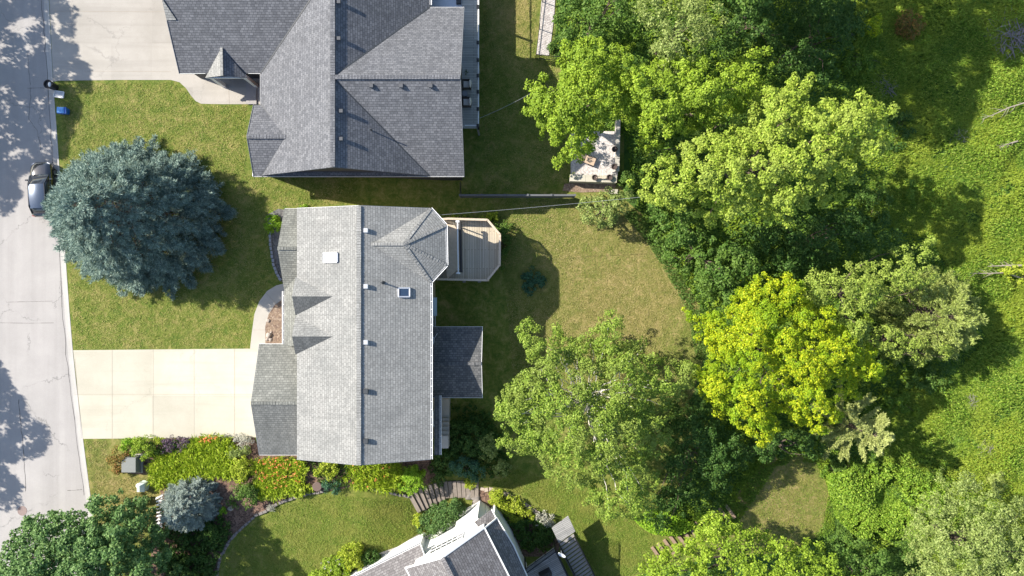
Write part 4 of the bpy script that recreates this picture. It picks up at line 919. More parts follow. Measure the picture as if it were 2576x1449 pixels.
# deck of the top house
dt = empty('deck', (-3.2, 19, -2.1), 'narrow grey wooden deck behind the top house, black posts on its edge', 'deck')
x0 = -4.2; x1 = W(1205, 200, 0.3).x; y0 = W(1205, 322, 0.3).y; y1 = 31.0
mb = MB(); mb.box(((x0 + x1) / 2, (y0 + y1) / 2, 0.2), (x1 - x0, y1 - y0, 0.2)); mb.build('floor', M['deckB'], dt)
mb = MB(); mb.bar((x1, y0, 1.28), (x1, y1, 1.28), 0.09, 0.05); mb.bar((x0 + 0.3, y0, 1.28), (x1, y0, 1.28), 0.09, 0.05); mb.build('hand_rail', M['white'], dt)
for py in (18, 108, 152, 191, 232, 275, 317):
    p = W(1201, py, 1.25); mb = MB(); mb.box((x1 - 0.03, p.y, 0.72), (0.13, 0.16, 1.2)); mb.box((x1 - 0.06, p.y, 1.36), (0.2, 0.3, 0.06)); mb.build('post', M['black'], dt)
for py in (18, 152, 317):
    p = W(1201, py, 1.25); mb = MB(); mb.box((x1 - 0.1, p.y, -0.95), (0.15, 0.15, 2.3)); mb.build('leg', M['greywood'], dt)
def chair(px, py, label, rz, grp):
    p = W(px, py, 0.75); t = empty('patio_chair', (p.x, p.y, 0.3), label, 'chair', grp, rz)
    mb = MB(); mb.box((0, 0, 0.28), (0.72, 0.74, 0.16)); mb.build('seat', M['wicker'], t, True)
    mb = MB(); mb.box((0.0, 0.0, 0.42), (0.56, 0.58, 0.14), 0, 0.92); mb.build('cushion', M['cushion'], t, True)
    mb = MB(); mb.lathe((0.30, 0, 0.66), [(0.02, -0.27), (0.10, -0.25), (0.15, 0.0), (0.12, 0.24), (0.03, 0.28)], 16, 0.75, 2.3); mb.build('backrest', M['cushion'], t, True)
    for s in (-1, 1):
        mb = MB(); mb.box((-0.03, s * 0.36, 0.5), (0.66, 0.07, 0.28)); mb.build('armrest', M['wicker'], t, True)
    for a in (-1, 1):
        for b in (-1, 1):
            mb = MB(); mb.box((a * 0.31, b * 0.32, 0.1), (0.06, 0.06, 0.2)); mb.build('leg', M['black'], t, True)
chair(1174, 212, 'cream cushioned patio chair on the grey deck, the one nearer the potted plant', 0, 'patio chairs on the grey deck')
chair(1174, 257, 'cream cushioned patio chair on the grey deck, the one farther from the potted plant', 0, 'patio chairs on the grey deck')
p = W(1170, 235, 0.8); t = empty('side_table', (p.x, p.y, 0.3), 'small round black table between two patio chairs', 'table')
mb = MB(); mb.lathe((p.x, p.y, 0.76), [(0.001, 0), (0.24, 0), (0.24, 0.03), (0.001, 0.03)], 20); mb.build('table_top', M['vent'], t); mb = MB(); mb.lathe((p.x, p.y, 0.3), [(0.16, 0), (0.03, 0.03), (0.03, 0.46)], 12); mb.build('base', M['black'], t)

# ---- bottom house (turned by the bend of the street)
hb = empty('house', (-3.6, -21.5, -0.6), 'white walled house cut off by the bottom edge, brown grey shingles', 'house')
BE, BR = 5.6, 7.6
A1 = W(1020, 1429, BE); A2 = W(1219, 1328, BE); mid = (A1 + A2) / 2; u = (A2 - A1).normalized(); v = Vector((u.y, -u.x, 0))   # v runs down the picture
wd2 = (A2 - A1).length; LB = 14.0
pk = mid + Vector((0, 0, BR - BE))
mb = MB(); mb.prism([tuple(A1), tuple(pk), tuple(pk + v * LB), tuple(A1 + v * LB)], d); mb.build('roof', M['shC'], hb, roofuv=True)
mb = MB(); mb.prism([tuple(A2), tuple(pk), tuple(pk + v * LB), tuple(A2 + v * LB)], d); mb.build('roof', M['shC'], hb, roofuv=True)
ridgecap(hb, [(tuple(pk), tuple(pk + v * LB))], 'shC', 0.3)
# main wall box under it, and the low wing in front
wa = A1 + u * 0.35 + v * 0.4; wb = A2 - u * 0.35 + v * 0.4
mb = MB(); b0 = [wa, wb, wb + v * LB, wa + v * LB]; mb.prism([(p.x, p.y, BE - 0.1) for p in b0], BE + 2.2)
mb.add([tuple(wa - Vector((0, 0, .1))), tuple(wb - Vector((0, 0, .1))), (pk.x + v.x * .4, pk.y + v.y * .4, BR - 0.25), tuple(wa + v * .1 - Vector((0, 0, .1))), tuple(wb + v * .1 - Vector((0, 0, .1))), (pk.x + v.x * .5, pk.y + v.y * .5, BR - 0.25)], [(0, 2, 1), (3, 4, 5), (0, 3, 5, 2), (1, 2, 5, 4)])
# back part of the house, stepping out toward the yard
bc = W(1208, 1327, BE); c0 = W(1196, 1313, 5.2); 
mb.build('wall', M['whitewall'], hb)
rk = [((A1 - v * .01 - Vector((0, 0, .05))), (pk - v * .01 - Vector((0, 0, .05)))), ((A2 - v * .01 - Vector((0, 0, .05))), (pk - v * .01 - Vector((0, 0, .05)))), (A1 - v * 0.01 - Vector((0, 0, .05)), A1 + v * LB - Vector((0, 0, .05))), (A2 - Vector((0, 0, .04)), A2 + v * LB - Vector((0, 0, .04)))]
strip(hb, [(tuple(a), tuple(b)) for a, b in rk], 0.10, 0.16, 'white')
# rear wing: roof seen as a narrow band beyond the long eave
q1 = W(1237, 1282, 2.9); q2 = W(1194, 1314, 3.2); q4 = W(1249, 1305, 2.8); q3 = W(1208, 1332, 3.1)
mb = MB(); mb.prism([tuple(q2), tuple(q1), tuple(q4), tuple(q3)], 0.14); mb.build('wing_roof', M['shC'], hb, roofuv=True)
r1 = W(1219, 1329, 3.9); r2 = W(1250, 1303, 2.9); r3 = W(1292, 1372, 2.9); r4 = W(1340, 1480, 2.9); r5 = W(1290, 1480, 3.9)
mb = MB(); mb.prism([tuple(r1), tuple(r2), tuple(r3), tuple(r4), tuple(r5)], 0.14); mb.build('wing_roof', M['shC'], hb, roofuv=True)
strip(hb, [((r2.x, r2.y, 2.86), (r3.x, r3.y, 2.86)), ((r3.x, r3.y, 2.86), (r4.x, r4.y, 2.86)), ((r1.x, r1.y, 3.86), (r2.x, r2.y, 2.86)), (tuple(q1 - Vector((0, 0, .05))), tuple(q4 - Vector((0, 0, .05)))), (tuple(q4 - Vector((0, 0, .05))), tuple(q3 - Vector((0, 0, .05))))], 0.09, 0.14, 'white')
f1 = W(1207, 1263, -1.5)
mb = MB(); Pw = [(f1.x, f1.y), (f1.x + 0.8, f1.y - 0.6), (f1.x + 1.3, f1.y - 1.9), (A2.x, A2.y - 2.5), (mid.x + 1, mid.y - 2.0), (mid.x + u.x * 0.5, mid.y + u.y * 0.5)]
mb.prism([(x, y, 2.7) for x, y in Pw], 5.0); mb.build('rear_wall', M['whitewall'], hb)
mb = MB(); Pw = [(r1.x + .1, r1.y - .4), (r2.x - .25, r2.y - .35), (r3.x - .35, r3.y), (r4.x - .35, r4.y), (r5.x, r5.y)]
mb.prism([(x, y, 2.75) for x, y in Pw], 5.0); mb.build('rear_wall', M['whitewall'], hb)
# windows in the white wall: frames stand proud
def wallwin(c, w, h, zc):
    c = Vector(c); mb = MB(); a = c - u * w / 2; b = c + u * w / 2; n_ = -v
    mb.bar((a.x + n_.x * .02, a.y + n_.y * .02, zc), (b.x + n_.x * .02, b.y + n_.y * .02, zc), 0.05, h); g_ = mb.build('window', M['glass'], hb)
    mb = MB()
    for zz in (zc - h / 2, zc + h / 2, zc): mb.bar((a.x + n_.x * .05, a.y + n_.y * .05, zz), (b.x + n_.x * .05, b.y + n_.y * .05, zz), 0.08, 0.07)
    for k in (0, 0.5, 1):
        e = a.lerp(b, k); mb.bar((e.x + n_.x * .05, e.y + n_.y * .05, zc - h / 2), (e.x + n_.x * .05, e.y + n_.y * .05, zc + h / 2), 0.07, 0.07)
    mb.build('frame', M['white'], g_)
wmid = (wa + wb) / 2
for k, zc in ((0.30, 3.4), (0.46, 3.4), (0.62, 3.4), (0.66, 1.0), (0.82, 1.6)):
    c = wa.lerp(wb, k); wallwin((c.x, c.y, 0), 0.95, 1.35, zc)
# lower garage wing to the left
l1 = W(894, 1449, 3.0); l2 = W(1057, 1369, 3.0); uu = (l2 - l1).normalized(); vv = Vector((uu.y, -uu.x, 0))
L1 = l1 - uu * 6; mb = MB(); mb.prism([tuple(L1), tuple(l2), (l2 + vv * 4.2 + Vector((0, 0, 1.9)))[:], (L1 + vv * 4.2 + Vector((0, 0, 1.9)))[:]], 0.14); mb.prism([(l2 + vv * 4.2 + Vector((0, 0, 1.9)))[:], (L1 + vv * 4.2 + Vector((0, 0, 1.9)))[:], (L1 + vv * 8.4)[:], (l2 + vv * 8.4)[:]], 0.14); mb.build('garage_roof', M['shC'], hb, roofuv=True)
gutter(hb, [(tuple(l2 - Vector((0, 0, .05))), tuple(L1 - Vector((0, 0, .05))))], 0.13)
strip(hb, [((l2 + uu * .02 - Vector((0, 0, .06)))[:], (l2 + uu * .02 + vv * 4.2 + Vector((0, 0, 1.84)))[:])], 0.05, 0.16, 'white')
mb = MB(); g4 = [L1 + vv * 0.35, l2 + vv * 0.35 - uu * 0.35, l2 + vv * 8 - uu * 0.35, L1 + vv * 8]; mb.prism([(p.x, p.y, 2.9) for p in g4], 4.0); mb.build('garage_wall', M['whitewall'], hb)

# back deck and stairs of the bottom house
db = empty('deck', (2.0, -24, -2.1), 'silver grey back deck with black railing at the bottom house', 'deck')
z_ = 0.2
k1 = W(1322, 1443, z_ + 1); k2 = W(1398, 1388, z_ + 1); k3 = W(1432, 1460, z_ + 1); k4 = W(1360, 1520, z_ + 1)
for p in (k1, k2, k3, k4): p.z = z_
k4 = k1 + (k3 - k2) * 2.2; k3 = k2 + (k3 - k2) * 2.2
mb = MB(); mb.prism([tuple(k1), tuple(k2), tuple(k3), tuple(k4)], 0.18); mb.build('floor', M['deckC'], db)
mb = MB(); upz = Vector((0, 0, 1.0))
for p, q in ((k1, k2), (k2, k3)): mb.bar(p + upz, q + upz, 0.09, 0.05); mb.bar(p + upz * 0.12, q + upz * 0.12, 0.05, 0.05)
mb.build('hand_rail', M['black'], db)
mb = MB()
for p, q in ((k1, k2), (k2, k3)):
    for i in range(int((q - p).length / 0.13)):
        c = p.lerp(q, i * 0.13 / (q - p).length); mb.box((c.x, c.y, c.z + 0.55), (0.03, 0.03, 0.9))
mb.build('baluster', M['black'], db)['kind'] = 'stuff'
for p in (k1, k2, k3):
    mb = MB(); mb.box((p.x, p.y, -0.5), (0.13, 0.13, 3.2)); mb.build('post', M['black'], db)
s2 = empty('stairs', (4.5, -23.6, -2.6), 'weathered timber stairs with black rails beside the silver deck', 'stairs')
a = W(1405, 1345, -0.6); mb = MB()
sd = (k3 - k2).normalized(); sp = (k2 - k1).normalized()
o0 = k2 + sp * 0.45
mb.prism([tuple(o0 - sd * 1.5), tuple(o0 - sd * 1.5 + sp * 1.7), tuple(o0 - sd * 0.1 + sp * 1.7), tuple(o0 - sd * 0.1)], 0.12); mb.build('landing', M['deckC'], s2)
for i in range(14):
    p = o0 + sd * (i * 0.36) - Vector((0, 0, 0.12 * i)) + Vector((0, 0, -0.05)); mb = MB(); mb.bar(p + sd * .12, p + sp * 1.5 + sd * .12, 0.22, 0.06); mb.build('tread', M['greywood'], s2)
mb = MB()
for off in (0.0, 1.5):
    p = o0 + sp * off; q = p + sd * 5.0 - Vector((0, 0, 1.7)); mb.bar(p + upz * .95, q + upz * .95, 0.07, 0.07); mb.bar(p + upz * .1, q + upz * .1, 0.05, 0.2)
    for i in range(30): c = p.lerp(q, i / 30); mb.box((c.x, c.y, c.z + 0.5), (0.03, 0.03, 0.9))
mb.build('hand_rail', M['black'], s2)
p = W(1414, 1394, 1.6); t = empty('satellite_dish', (p.x, p.y, 0.2), 'pale oval satellite dish on a post by the timber stairs', 'satellite dish')
mb = MB(); mb.lathe((0, 0, 0), [(0.02, 0), (0.2, 0.03), (0.36, 0.11), (0.35, 0.12), (0.02, 0.02)], 22, 1.0, 0.55); vs = [Matrix.Rotation(0.55, 3, 'X') @ Vector(q) for q in mb.v]; vs = [Matrix.Rotation(-0.5, 3, 'Z') @ q + p for q in vs]; m2 = MB(); m2.add(vs, mb.f); m2.build('dish', M['ventw'], t)
mb = MB(); mb.tube([(p.x, p.y, 0.1), (p.x, p.y, 1.6)], 0.035, 8); mb.build('post', M['black'], t); mb = MB(); mb.tube([(p.x, p.y, 1.6), (p.x - 0.1, p.y + 0.35, 1.85)], 0.02, 6); mb.build('arm', M['ventw'], t)
p = W(1372, 1446, 0.6); t = empty('grill', (p.x, p.y, 0.2), 'black covered barbecue standing on the silver grey deck', 'barbecue')
mb = MB(); mb.box((p.x, p.y, 0.65), (1.0, 0.6, 0.9), 0.5, 0.85); mb.build('cover', M['bin'], t); mb = MB(); mb.box((p.x, p.y, 1.13), (0.8, 0.4, 0.12), 0.5, 0.6); mb.build('lid', M['bin'], t)

# ------------------------------------------------------------------ things at the street
def make_car(px, py, rz):
    p = W(px, py, 0.3); t = empty('parked_car', (p.x, p.y, -0.112), 'dark parked car on the street, half under the blue spruce', 'car', None, rz)
    def loft(st, name, mat, closed=True, smooth=True):
        mb = MB(); n = len(st[0])
        vs = [v for s in st for v in s]; fs = []
        for i in range(len(st) - 1):
            for k in range(n - 1): fs.append((i * n + k, i * n + k + 1, (i + 1) * n + k + 1, (i + 1) * n + k))
        if closed: fs += [tuple(range(n))[::-1], tuple((len(st) - 1) * n + k for k in range(n))]
        mb.add(vs, fs); o = mb.build(name, mat, t, True, smooth); return o
    def sec(y, w, zb, zs): return [(-w * .96, y, zb), (-w, y, zb + 0.25), (-w * .985, y, zs - 0.14), (-w * .90, y, zs - 0.03), (-w * .5, y, zs + 0.015), (0, y, zs + 0.03), (w * .5, y, zs + 0.015), (w * .90, y, zs - 0.03), (w * .985, y, zs - 0.14), (w, y, zb + 0.25), (w * .96, y, zb)]
    loft([sec(-2.26, .62, .35, .78), sec(-2.2, .76, .25, .92), sec(-2.0, .86, .2, .98), sec(-1.2, .91, .2, 1.0), sec(0, .92, .2, .98), sec(0.9, .915, .2, .95), sec(1.5, .90, .2, .88), sec(1.95, .84, .2, .80), sec(2.2, .72, .25, .70), sec(2.3, .52, .32, .62)], 'body', M['carpaint'])
    def gs(y, w, wt, zb, zt): return [(-w, y, zb), (-(w + wt) / 2 - .02, y, (zb + zt) / 2), (-wt, y, zt - .03), (-wt * .5, y, zt + .02), (0, y, zt + .03), (wt * .5, y, zt + .02), (wt, y, zt - .03), ((w + wt) / 2 + .02, y, (zb + zt) / 2), (w, y, zb)]
    loft([gs(-2.02, .70, .62, .93, 1.0), gs(-1.55, .80, .64, .95, 1.36), gs(-1.3, .82, .65, .95, 1.43), gs(0.2, .83, .66, .95, 1.45), gs(0.42, .83, .64, .95, 1.38), gs(1.22, .80, .70, .90, .96)], 'window', M['glass'])
    def rs_(y, w, z): return [(-w, y, z - .05), (-w * .8, y, z), (0, y, z + .035), (w * .8, y, z), (w, y, z - .05)]
    loft([rs_(-1.62, .62, 1.375), rs_(-1.3, .66, 1.455), rs_(-0.6, .67, 1.485), rs_(0.15, .665, 1.478), rs_(0.36, .64, 1.43)], 'roof', M['carroof'], False)
    for s in (-1, 1):
        mb = MB(); mb.bar((s * .79, 1.15, .97), (s * .655, .38, 1.42), 0.07, 0.05); mb.bar((s * .655, .38, 1.42), (s * .66, -1.4, 1.43), 0.07, 0.05); mb.bar((s * .66, -1.4, 1.43), (s * .70, -2.0, 1.0), 0.09, 0.05); mb.build('pillar', M['carpaint'], t, True)
        mb = MB(); mb.box((s * 1.02, .78, 1.02), (.22, .13, .15), 0, .85); mb.build('mirror', M['carpaint'], t, True)
        mb = MB(); mb.box((s * .62, 2.13, .64), (.30, .22, .12), s * -.45, .8); mb.build('headlight', M['lamp'], t, True)
        mb = MB(); mb.box((s * .68, -2.16, .80), (.24, .14, .14), s * .3, .9); mb.build('tail_light', M['red'], t, True)
        for y in (-1.35, 1.42):
            def cyl(r, w, x):
                m = MB(); n = 20; vs = []
                for e in (-1, 1):
                    for k in range(n): a_ = 2 * math.pi * k / n; vs.append((x + e * w / 2, y + r * math.cos(a_), .32 + r * math.sin(a_)))
                m.add(vs, [tuple(range(n))[::-1], tuple(range(n, 2 * n))] + [(k, (k + 1) % n, n + (k + 1) % n, n + k) for k in range(n)]); return m
            w_ = cyl(.32, .2, s * .83).build('wheel', M['rubber'], t, True); r_ = cyl(.2, .22, s * .83).build('rim', M['rim'], None, True); r_.parent = w_
    mb = MB(); mb.box((0, 2.27, .5), (.5, .03, .12)); mb.build('number_plate', M['ventw'], t, True)
    mb = MB(); mb.bar((-.5, 1.2, 1.0), (.1, 1.12, 1.02), .03, .02); mb.build('wiper', M['rubber'], t, True)
make_car(111, 478, math.radians(3))

p = G(140, 220); t = empty('waste_bin', (p.x, p.y, 0.0), 'round black waste bin with a white bag on top, at the kerb', 'bin')
mb = MB(); mb.lathe((p.x, p.y, 0.0), [(0.27, 0), (0.30, 0.5), (0.34, 0.95), (0.37, 0.97), (0.37, 1.02), (0.31, 1.02), (0.30, 0.9), (0.02, 0.88)], 24); mb.build('barrel', M['bin'], t)
mb = MB()
for s in (-1, 1): mb.tube([(p.x + s * 0.36, p.y - 0.12, 0.85), (p.x + s * 0.44, p.y - 0.06, 0.88), (p.x + s * 0.44, p.y + 0.06, 0.88), (p.x + s * 0.36, p.y + 0.12, 0.85)], 0.018, 6)
mb.build('handle', M['bin'], t)
mb = MB(); mb.lathe((p.x + 0.12, p.y - 0.02, 0.88), [(0.14, 0), (0.18, 0.06), (0.15, 0.14), (0.06, 0.17), (0.01, 0.175)], 12, 0.75, 1.25); mb.build('bag', M['white'], t, smooth=True)
p = G(151, 238.5); t = empty('box_fan', (p.x, p.y, 0.02), 'flat white lattice panel lying on the grass beside the black bin', 'lattice panel')
t.name = 'lattice_panel'
mb = MB(); a_ = -0.14; cs, sn = math.cos(a_), math.sin(a_)
def lp(x, y, z=0.16): return (p.x + x * cs - y * sn, p.y + x * sn + y * cs, z)
for q, r_ in (((-.40, -.26), (.40, -.26)), ((-.40, .26), (.40, .26)), ((-.40, -.26), (-.40, .26)), ((.40, -.26), (.40, .26))): mb.bar(lp(*q), lp(*r_), .05, .06)
mb.build('frame', M['white'], t)
mb = MB()
for i in range(7):
    x = -.4 + .8 * i / 6
    for s in (-1, 1):
        x2 = x + s * .52; f_ = 1.0
        if abs(x2) > .4: f_ = (.4 - abs(x)) / .52 if x * s > 0 else f_
        if abs(x2) > .4: f_ = max(0.0, (.4 - s * x) / .52)
        mb.bar(lp(x, -.26, .15 + .012 * s), lp(x + s * .52 * f_, -.26 + .52 * f_, .15 + .012 * s), .022, .012)
mb.build('slat', M['white'], t)
mb = MB(); mb.box((p.x, p.y, 0.06), (.76, .48, .1), a_); mb.build('box', M['ventw'], t)
p = G(165, 282); t = empty('recycling_bin', (p.x, p.y, 0.0), 'blue recycling bin with lighter blue lid on the lawn by the kerb', 'bin')
mb = MB(); vs = []
for z, w_, l_ in ((0.0, .30, .20), (0.62, .38, .27)):
    for a, b in ((-1, -1), (1, -1), (1, 1), (-1, 1)): vs.append((p.x + a * w_ + 0.05, p.y + b * l_, z))
mb.add(vs, [(3, 2, 1, 0), (4, 5, 6, 7), (0, 1, 5, 4), (1, 2, 6, 5), (2, 3, 7, 6), (3, 0, 4, 7)]); mb.build('body', M['blue'], t)
mb = MB(); mb.box((p.x - 0.03, p.y + 0.02, 0.66), (.60, .50, .05), -0.03, .94); mb.box((p.x - 0.03, p.y + 0.02, 0.70), (.42, .08, .03), -0.03); mb.build('lid', M['bluel'], t)

p = G(339, 1165); t = empty('utility_box', (p.x, p.y, 0.0), 'grey green ground transformer box between garden bushes and the lawn', 'utility box')
mb = MB(); mb.box((p.x, p.y, 0.04), (1.45, 1.6, 0.12)); mb.build('base', M['walk'], t)
mb = MB(); mb.box((p.x, p.y + 0.1, 0.5), (1.1, 1.15, 0.85)); vs = [(p.x - .55, p.y - .78, .1), (p.x + .55, p.y - .78, .1), (p.x + .55, p.y - .48, .9), (p.x - .55, p.y - .48, .9), (p.x - .55, p.y - .48, .1), (p.x + .55, p.y - .48, .1)]
mb.add(vs, [(0, 1, 2, 3), (0, 3, 4), (1, 5, 2)]); mb.build('body', M['grey'], t)
mb = MB(); mb.box((p.x, p.y + 0.08, 0.95), (1.2, 1.25, 0.06), 0, .97); mb.build('lid', M['grey'], t)
p = G(364, 1221); t = empty('utility_pedestal', (p.x, p.y, 0.0), 'pale green service pedestal with pointed cap standing on the lawn', 'utility box')
mb = MB(); mb.lathe((p.x, p.y, 0), [(0.40, 0), (0.42, 0.05), (0.40, 0.08), (0.01, 0.09)], 10, 1.0, 1.1); mb.build('base', M['pale'], t)
mb = MB(); mb.box((p.x + .02, p.y, 0.38), (.62, .72, .6), 0, .9); mb.add([(p.x - .30, p.y - .36, .68), (p.x + .34, p.y - .36, .68), (p.x + .34, p.y + .36, .68), (p.x - .30, p.y + .36, .68), (p.x + .02, p.y - .30, .90), (p.x + .02, p.y + .2, .92)], [(0, 1, 4), (1, 2, 5, 4), (2, 3, 5), (3, 0, 4, 5)]); mb.build('body', M['pale'], t)
mb = MB(); mb.lathe((p.x - .42, p.y + .05, 0.05), [(0.16, 0), (0.17, .25), (0.12, .36), (0.01, .38)], 12); mb.build('cap', M['white'], t)
# white slatted fence piece
a = W(391, 1252, 1.05); b = W(391, 1335, 1.05); t = empty('picket_fence', (a.x, (a.y + b.y) / 2, 0), 'short white slatted fence piece beside the small blue spruce', 'fence')
mb = MB()
for z in (0.35, 0.85): mb.bar((a.x + .2, a.y, z), (b.x + .2, b.y, z), .05, .08)
mb.bar((a.x + .02, a.y - .12, 1.05), (a.x + .62, a.y + .22, 1.08), .07, .07)
mb.build('rail', M['white'], t)
for i in range(10):
    y = a.y + (b.y - a.y) * i / 9.0; mb = MB(); mb.bar((a.x + .02, y - .05, .98), (a.x + .52, y + .07, 1.02), .10, .03); mb.bar((a.x + .12, y, .02), (a.x + .12, y, 1.0), .09, .03); mb.build('slat', M['white'], t)

# fences and patio behind the top house
t = empty('fence', (W(1300, 490, 0).x, W(1300, 492, 0).y, -2.1), 'long dark grey panel fence running from the top house to the stone patio', 'fence')
fx = [1157, 1212, 1270, 1328, 1387, 1446]
fpw = [W(x, 491, -0.4) for x in fx]
for i in range(5):
    p, q = fpw[i], fpw[i + 1]; mb = MB(); mb.bar((p.x + .04, p.y, -1.15), (q.x - .04, q.y, -1.15), .07, 1.5); mb.bar((p.x + .04, p.y, -.38), (q.x - .04, q.y, -.38), .15, .05); mb.build('panel', M['fencegrey'], t)
for p in fpw: mb = MB(); mb.box((p.x, p.y, -1.15), (.12, .14, 1.7)); mb.box((p.x, p.y, -.28), (.16, .18, .05)); mb.build('post', M['fencegrey'], t)
t = empty('fence', (fpw[0].x, fpw[0].y + .6, -2.1), 'short thin dark fence panel joining the grey fence to the top house wall', 'fence')
mb = MB(); q = W(1157, 456, -.4); p = fpw[0]; mb.bar((p.x, p.y, -.5), (q.x, q.y, -.5), .04, .04); mb.bar((p.x, p.y, -1.8), (q.x, q.y, -1.8), .04, .04); mb.build('rail', M['black'], t)
mb = MB()
for i in range(11): c = Vector(p).lerp(q, i / 10); mb.box((c.x, c.y, -1.2), (.025, .025, 1.6))
mb.build('baluster', M['black'], t)
fb = [(1410, 143), (1349, 137), (1358, 60), (1366, -10), (1372, -60)]; z_ = -0.85
t = empty('fence', (W(1349, 137, z_).x, W(1349, 137, z_).y, -2.1), 'thin black metal railing round the white gravel path', 'fence')
pts = [W(x, y, z_) for x, y in fb]
mb = MB()
for p, q in zip(pts[:-1], pts[1:]):
    mb.bar(p, q, .045, .045); mb.bar(p - Vector((0, 0, 1.0)), q - Vector((0, 0, 1.0)), .04, .04)
mb.build('rail', M['black'], t)
mb = MB()
for p, q in zip(pts[:-1], pts[1:]):
    L = (q - p).length; k = int(L / .14)
    for i in range(k): c = p.lerp(q, i / k); mb.box((c.x, c.y, -1.4), (.022, .022, 1.15))
mb.build('baluster', M['black'], t)['kind'] = 'stuff'
for p in pts: mb = MB(); mb.box((p.x, p.y, -1.45), (.07, .07, 1.3)); mb.build('post', M['black'], t)

PT = -1.45      # patio level
t = empty('patio', (W(1497, 400, PT).x, W(1497, 400, PT).y, -2.1), 'raised white gravel patio edged by pale stone walls under the maple', 'patio')
pc = [W(1437, 330, PT), W(1560, 330, PT), W(1553, 452, PT), W(1437, 452, PT)]
mb = MB(); mb.prism([tuple(q) for q in pc], 0.9); mb.build('gravel', M['gravel'], t)
mb = MB(); a = W(1434, 447, PT + .4); b = W(1552, 451, PT + .4)
for i in range(3): p = a.lerp(b, i / 3); q = a.lerp(b, (i + 1) / 3 - .004); mb.bar((p.x, p.y, -1.55), (q.x, q.y, -1.55), .58, 1.0)
mb.build('front_wall', M['drive'], t)
mb = MB(); a = W(1553, 430, PT + .4); b = W(1556, 300, PT + .4)
for i in range(4): p = a.lerp(b, i / 4); q = a.lerp(b, (i + 1) / 4 - .004); mb.bar((p.x, p.y, -1.55), (q.x, q.y, -1.55), .34, 1.0)
mb.build('side_wall', M['walk'], t)
mb = MB(); p = W(1543, 482, -1.9); mb.box((p.x, p.y, -1.95), (.75, .4, .3)); mb.build('step', M['drive'], t)
for i, (x, y, lab) in enumerate(((1496, 447, 'round dark iron urn on the patio front wall, the left one'), (1533, 447, 'round dark iron urn on the patio front wall, the right one'), (1545, 420, 'dark round planter on the patio side wall, the nearer to the front wall'), (1546, 376, 'dark round planter on the patio side wall, the farther from the front wall'))):
    p = W(x, y, -.9); q = empty('planter', (p.x, p.y, -1.05), lab, 'planter', 'round dark planters along the patio walls')
    mb = MB(); mb.lathe((p.x, p.y, -1.05), [(.12, 0), (.17, .1), (.24, .25), (.26, .28), (.20, .28), (.18, .2), (.01, .18)], 18); mb.build('pot', M['urn'], q)
a = W(1501, 447, -.8); b = W(1528, 447, -.8); mb = MB(); mb.bar(a, b, .10, .06); mb.box((a.x + .1, a.y, -.95), (.08, .1, .25)); mb.box((b.x - .1, b.y, -.95), (.08, .1, .25))
o = mb.build('small_bench', M['wood'], base=(a.x, a.y, -1.05)); tag(o, 'small pale bench between two dark urns on the patio wall', 'bench')
p = W(1476, 400, -1.0); t = empty('lounge_chair', (p.x, p.y, PT), 'tan sling lounge chair on the white gravel patio', 'lounge chair')
mb = MB(); ca, sa = math.cos(-.36), math.sin(-.36)
def lq(x, y, z): return (p.x + x * ca - y * sa, p.y + x * sa + y * ca, z)
mb.add([lq(-.8, -.33, PT + .75), lq(-.8, .33, PT + .75), lq(-.1, .33, PT + .38), lq(-.1, -.33, PT + .38), lq(.75, .33, PT + .36), lq(.75, -.33, PT + .36)], [(0, 3, 2, 1), (3, 5, 4, 2)]); mb.build('sling', M['tan'], t)
mb = MB()
for s in (-1, 1): mb.tube([lq(-.82, s * .35, PT + .77), lq(-.1, s * .35, PT + .38), lq(.8, s * .35, PT + .36)], .025, 6)
mb.build('frame', M['black'], t)
for x in (-.3, .6):
    for s in (-1, 1): mb = MB(); mb.tube([lq(x, s * .34, PT + .38), lq(x, s * .34, PT)], .02, 6); mb.build('leg', M['black'], t)

# overhead wires
mb = MB(); a = W(1103, 541, 4.6); b = W(1610, 496, 6.0); n_ = 14
mb.tube([a.lerp(b, i / n_) - Vector((0, 0, .5 * math.sin(math.pi * i / n_))) for i in range(n_ + 1)], .013, 5)
o = mb.build('service_wire', M['vent'], base=tuple(a)); tag(o, 'pale overhead wire from the middle house to the big trees', 'wire')
mb = MB(); a = W(1207, 297, 2.6); b = W(1335, 235, 4.5)
mb.tube([a.lerp(b, i / n_) - Vector((0, 0, .3 * math.sin(math.pi * i / n_))) for i in range(n_ + 1)], .014, 4)
o = mb.build('service_wire', M['vent'], base=tuple(a)); tag(o, 'thin faint wire from the top house deck toward the bright maple', 'wire')

# rocks, edging, steps
def rock(px, py, r, name, lab, grp, mat='rock', hz=0.6, seed=0):
    g = G(px, py); rs = np.random.RandomState(seed); bm = bmesh.new(); bmesh.ops.create_icosphere(bm, subdivisions=2, radius=r)
    ph = rs.uniform(0, 6, 6)
    for v in bm.verts:
        f = 1 + .16 * math.sin(3 * v.co.x / r + ph[0]) + .14 * math.sin(4 * v.co.y / r + ph[1]) + .1 * math.sin(5 * v.co.z / r + ph[2]); v.co *= f; v.co.z *= hz; v.co.x *= 1 + .3 * math.sin(ph[3])
    me = bpy.data.meshes.new(name); bm.to_mesh(me); bm.free(); me.materials.append(M[mat]); o = bpy.data.objects.new(name, me); COL.objects.link(o)
    o.location = (g.x, g.y, g.z + r * hz * .55); o.rotation_euler = (0, 0, rs.uniform(0, 6)); me.polygons.foreach_set('use_smooth', [True] * len(me.polygons)); return tag(o, lab, 'rock', grp)
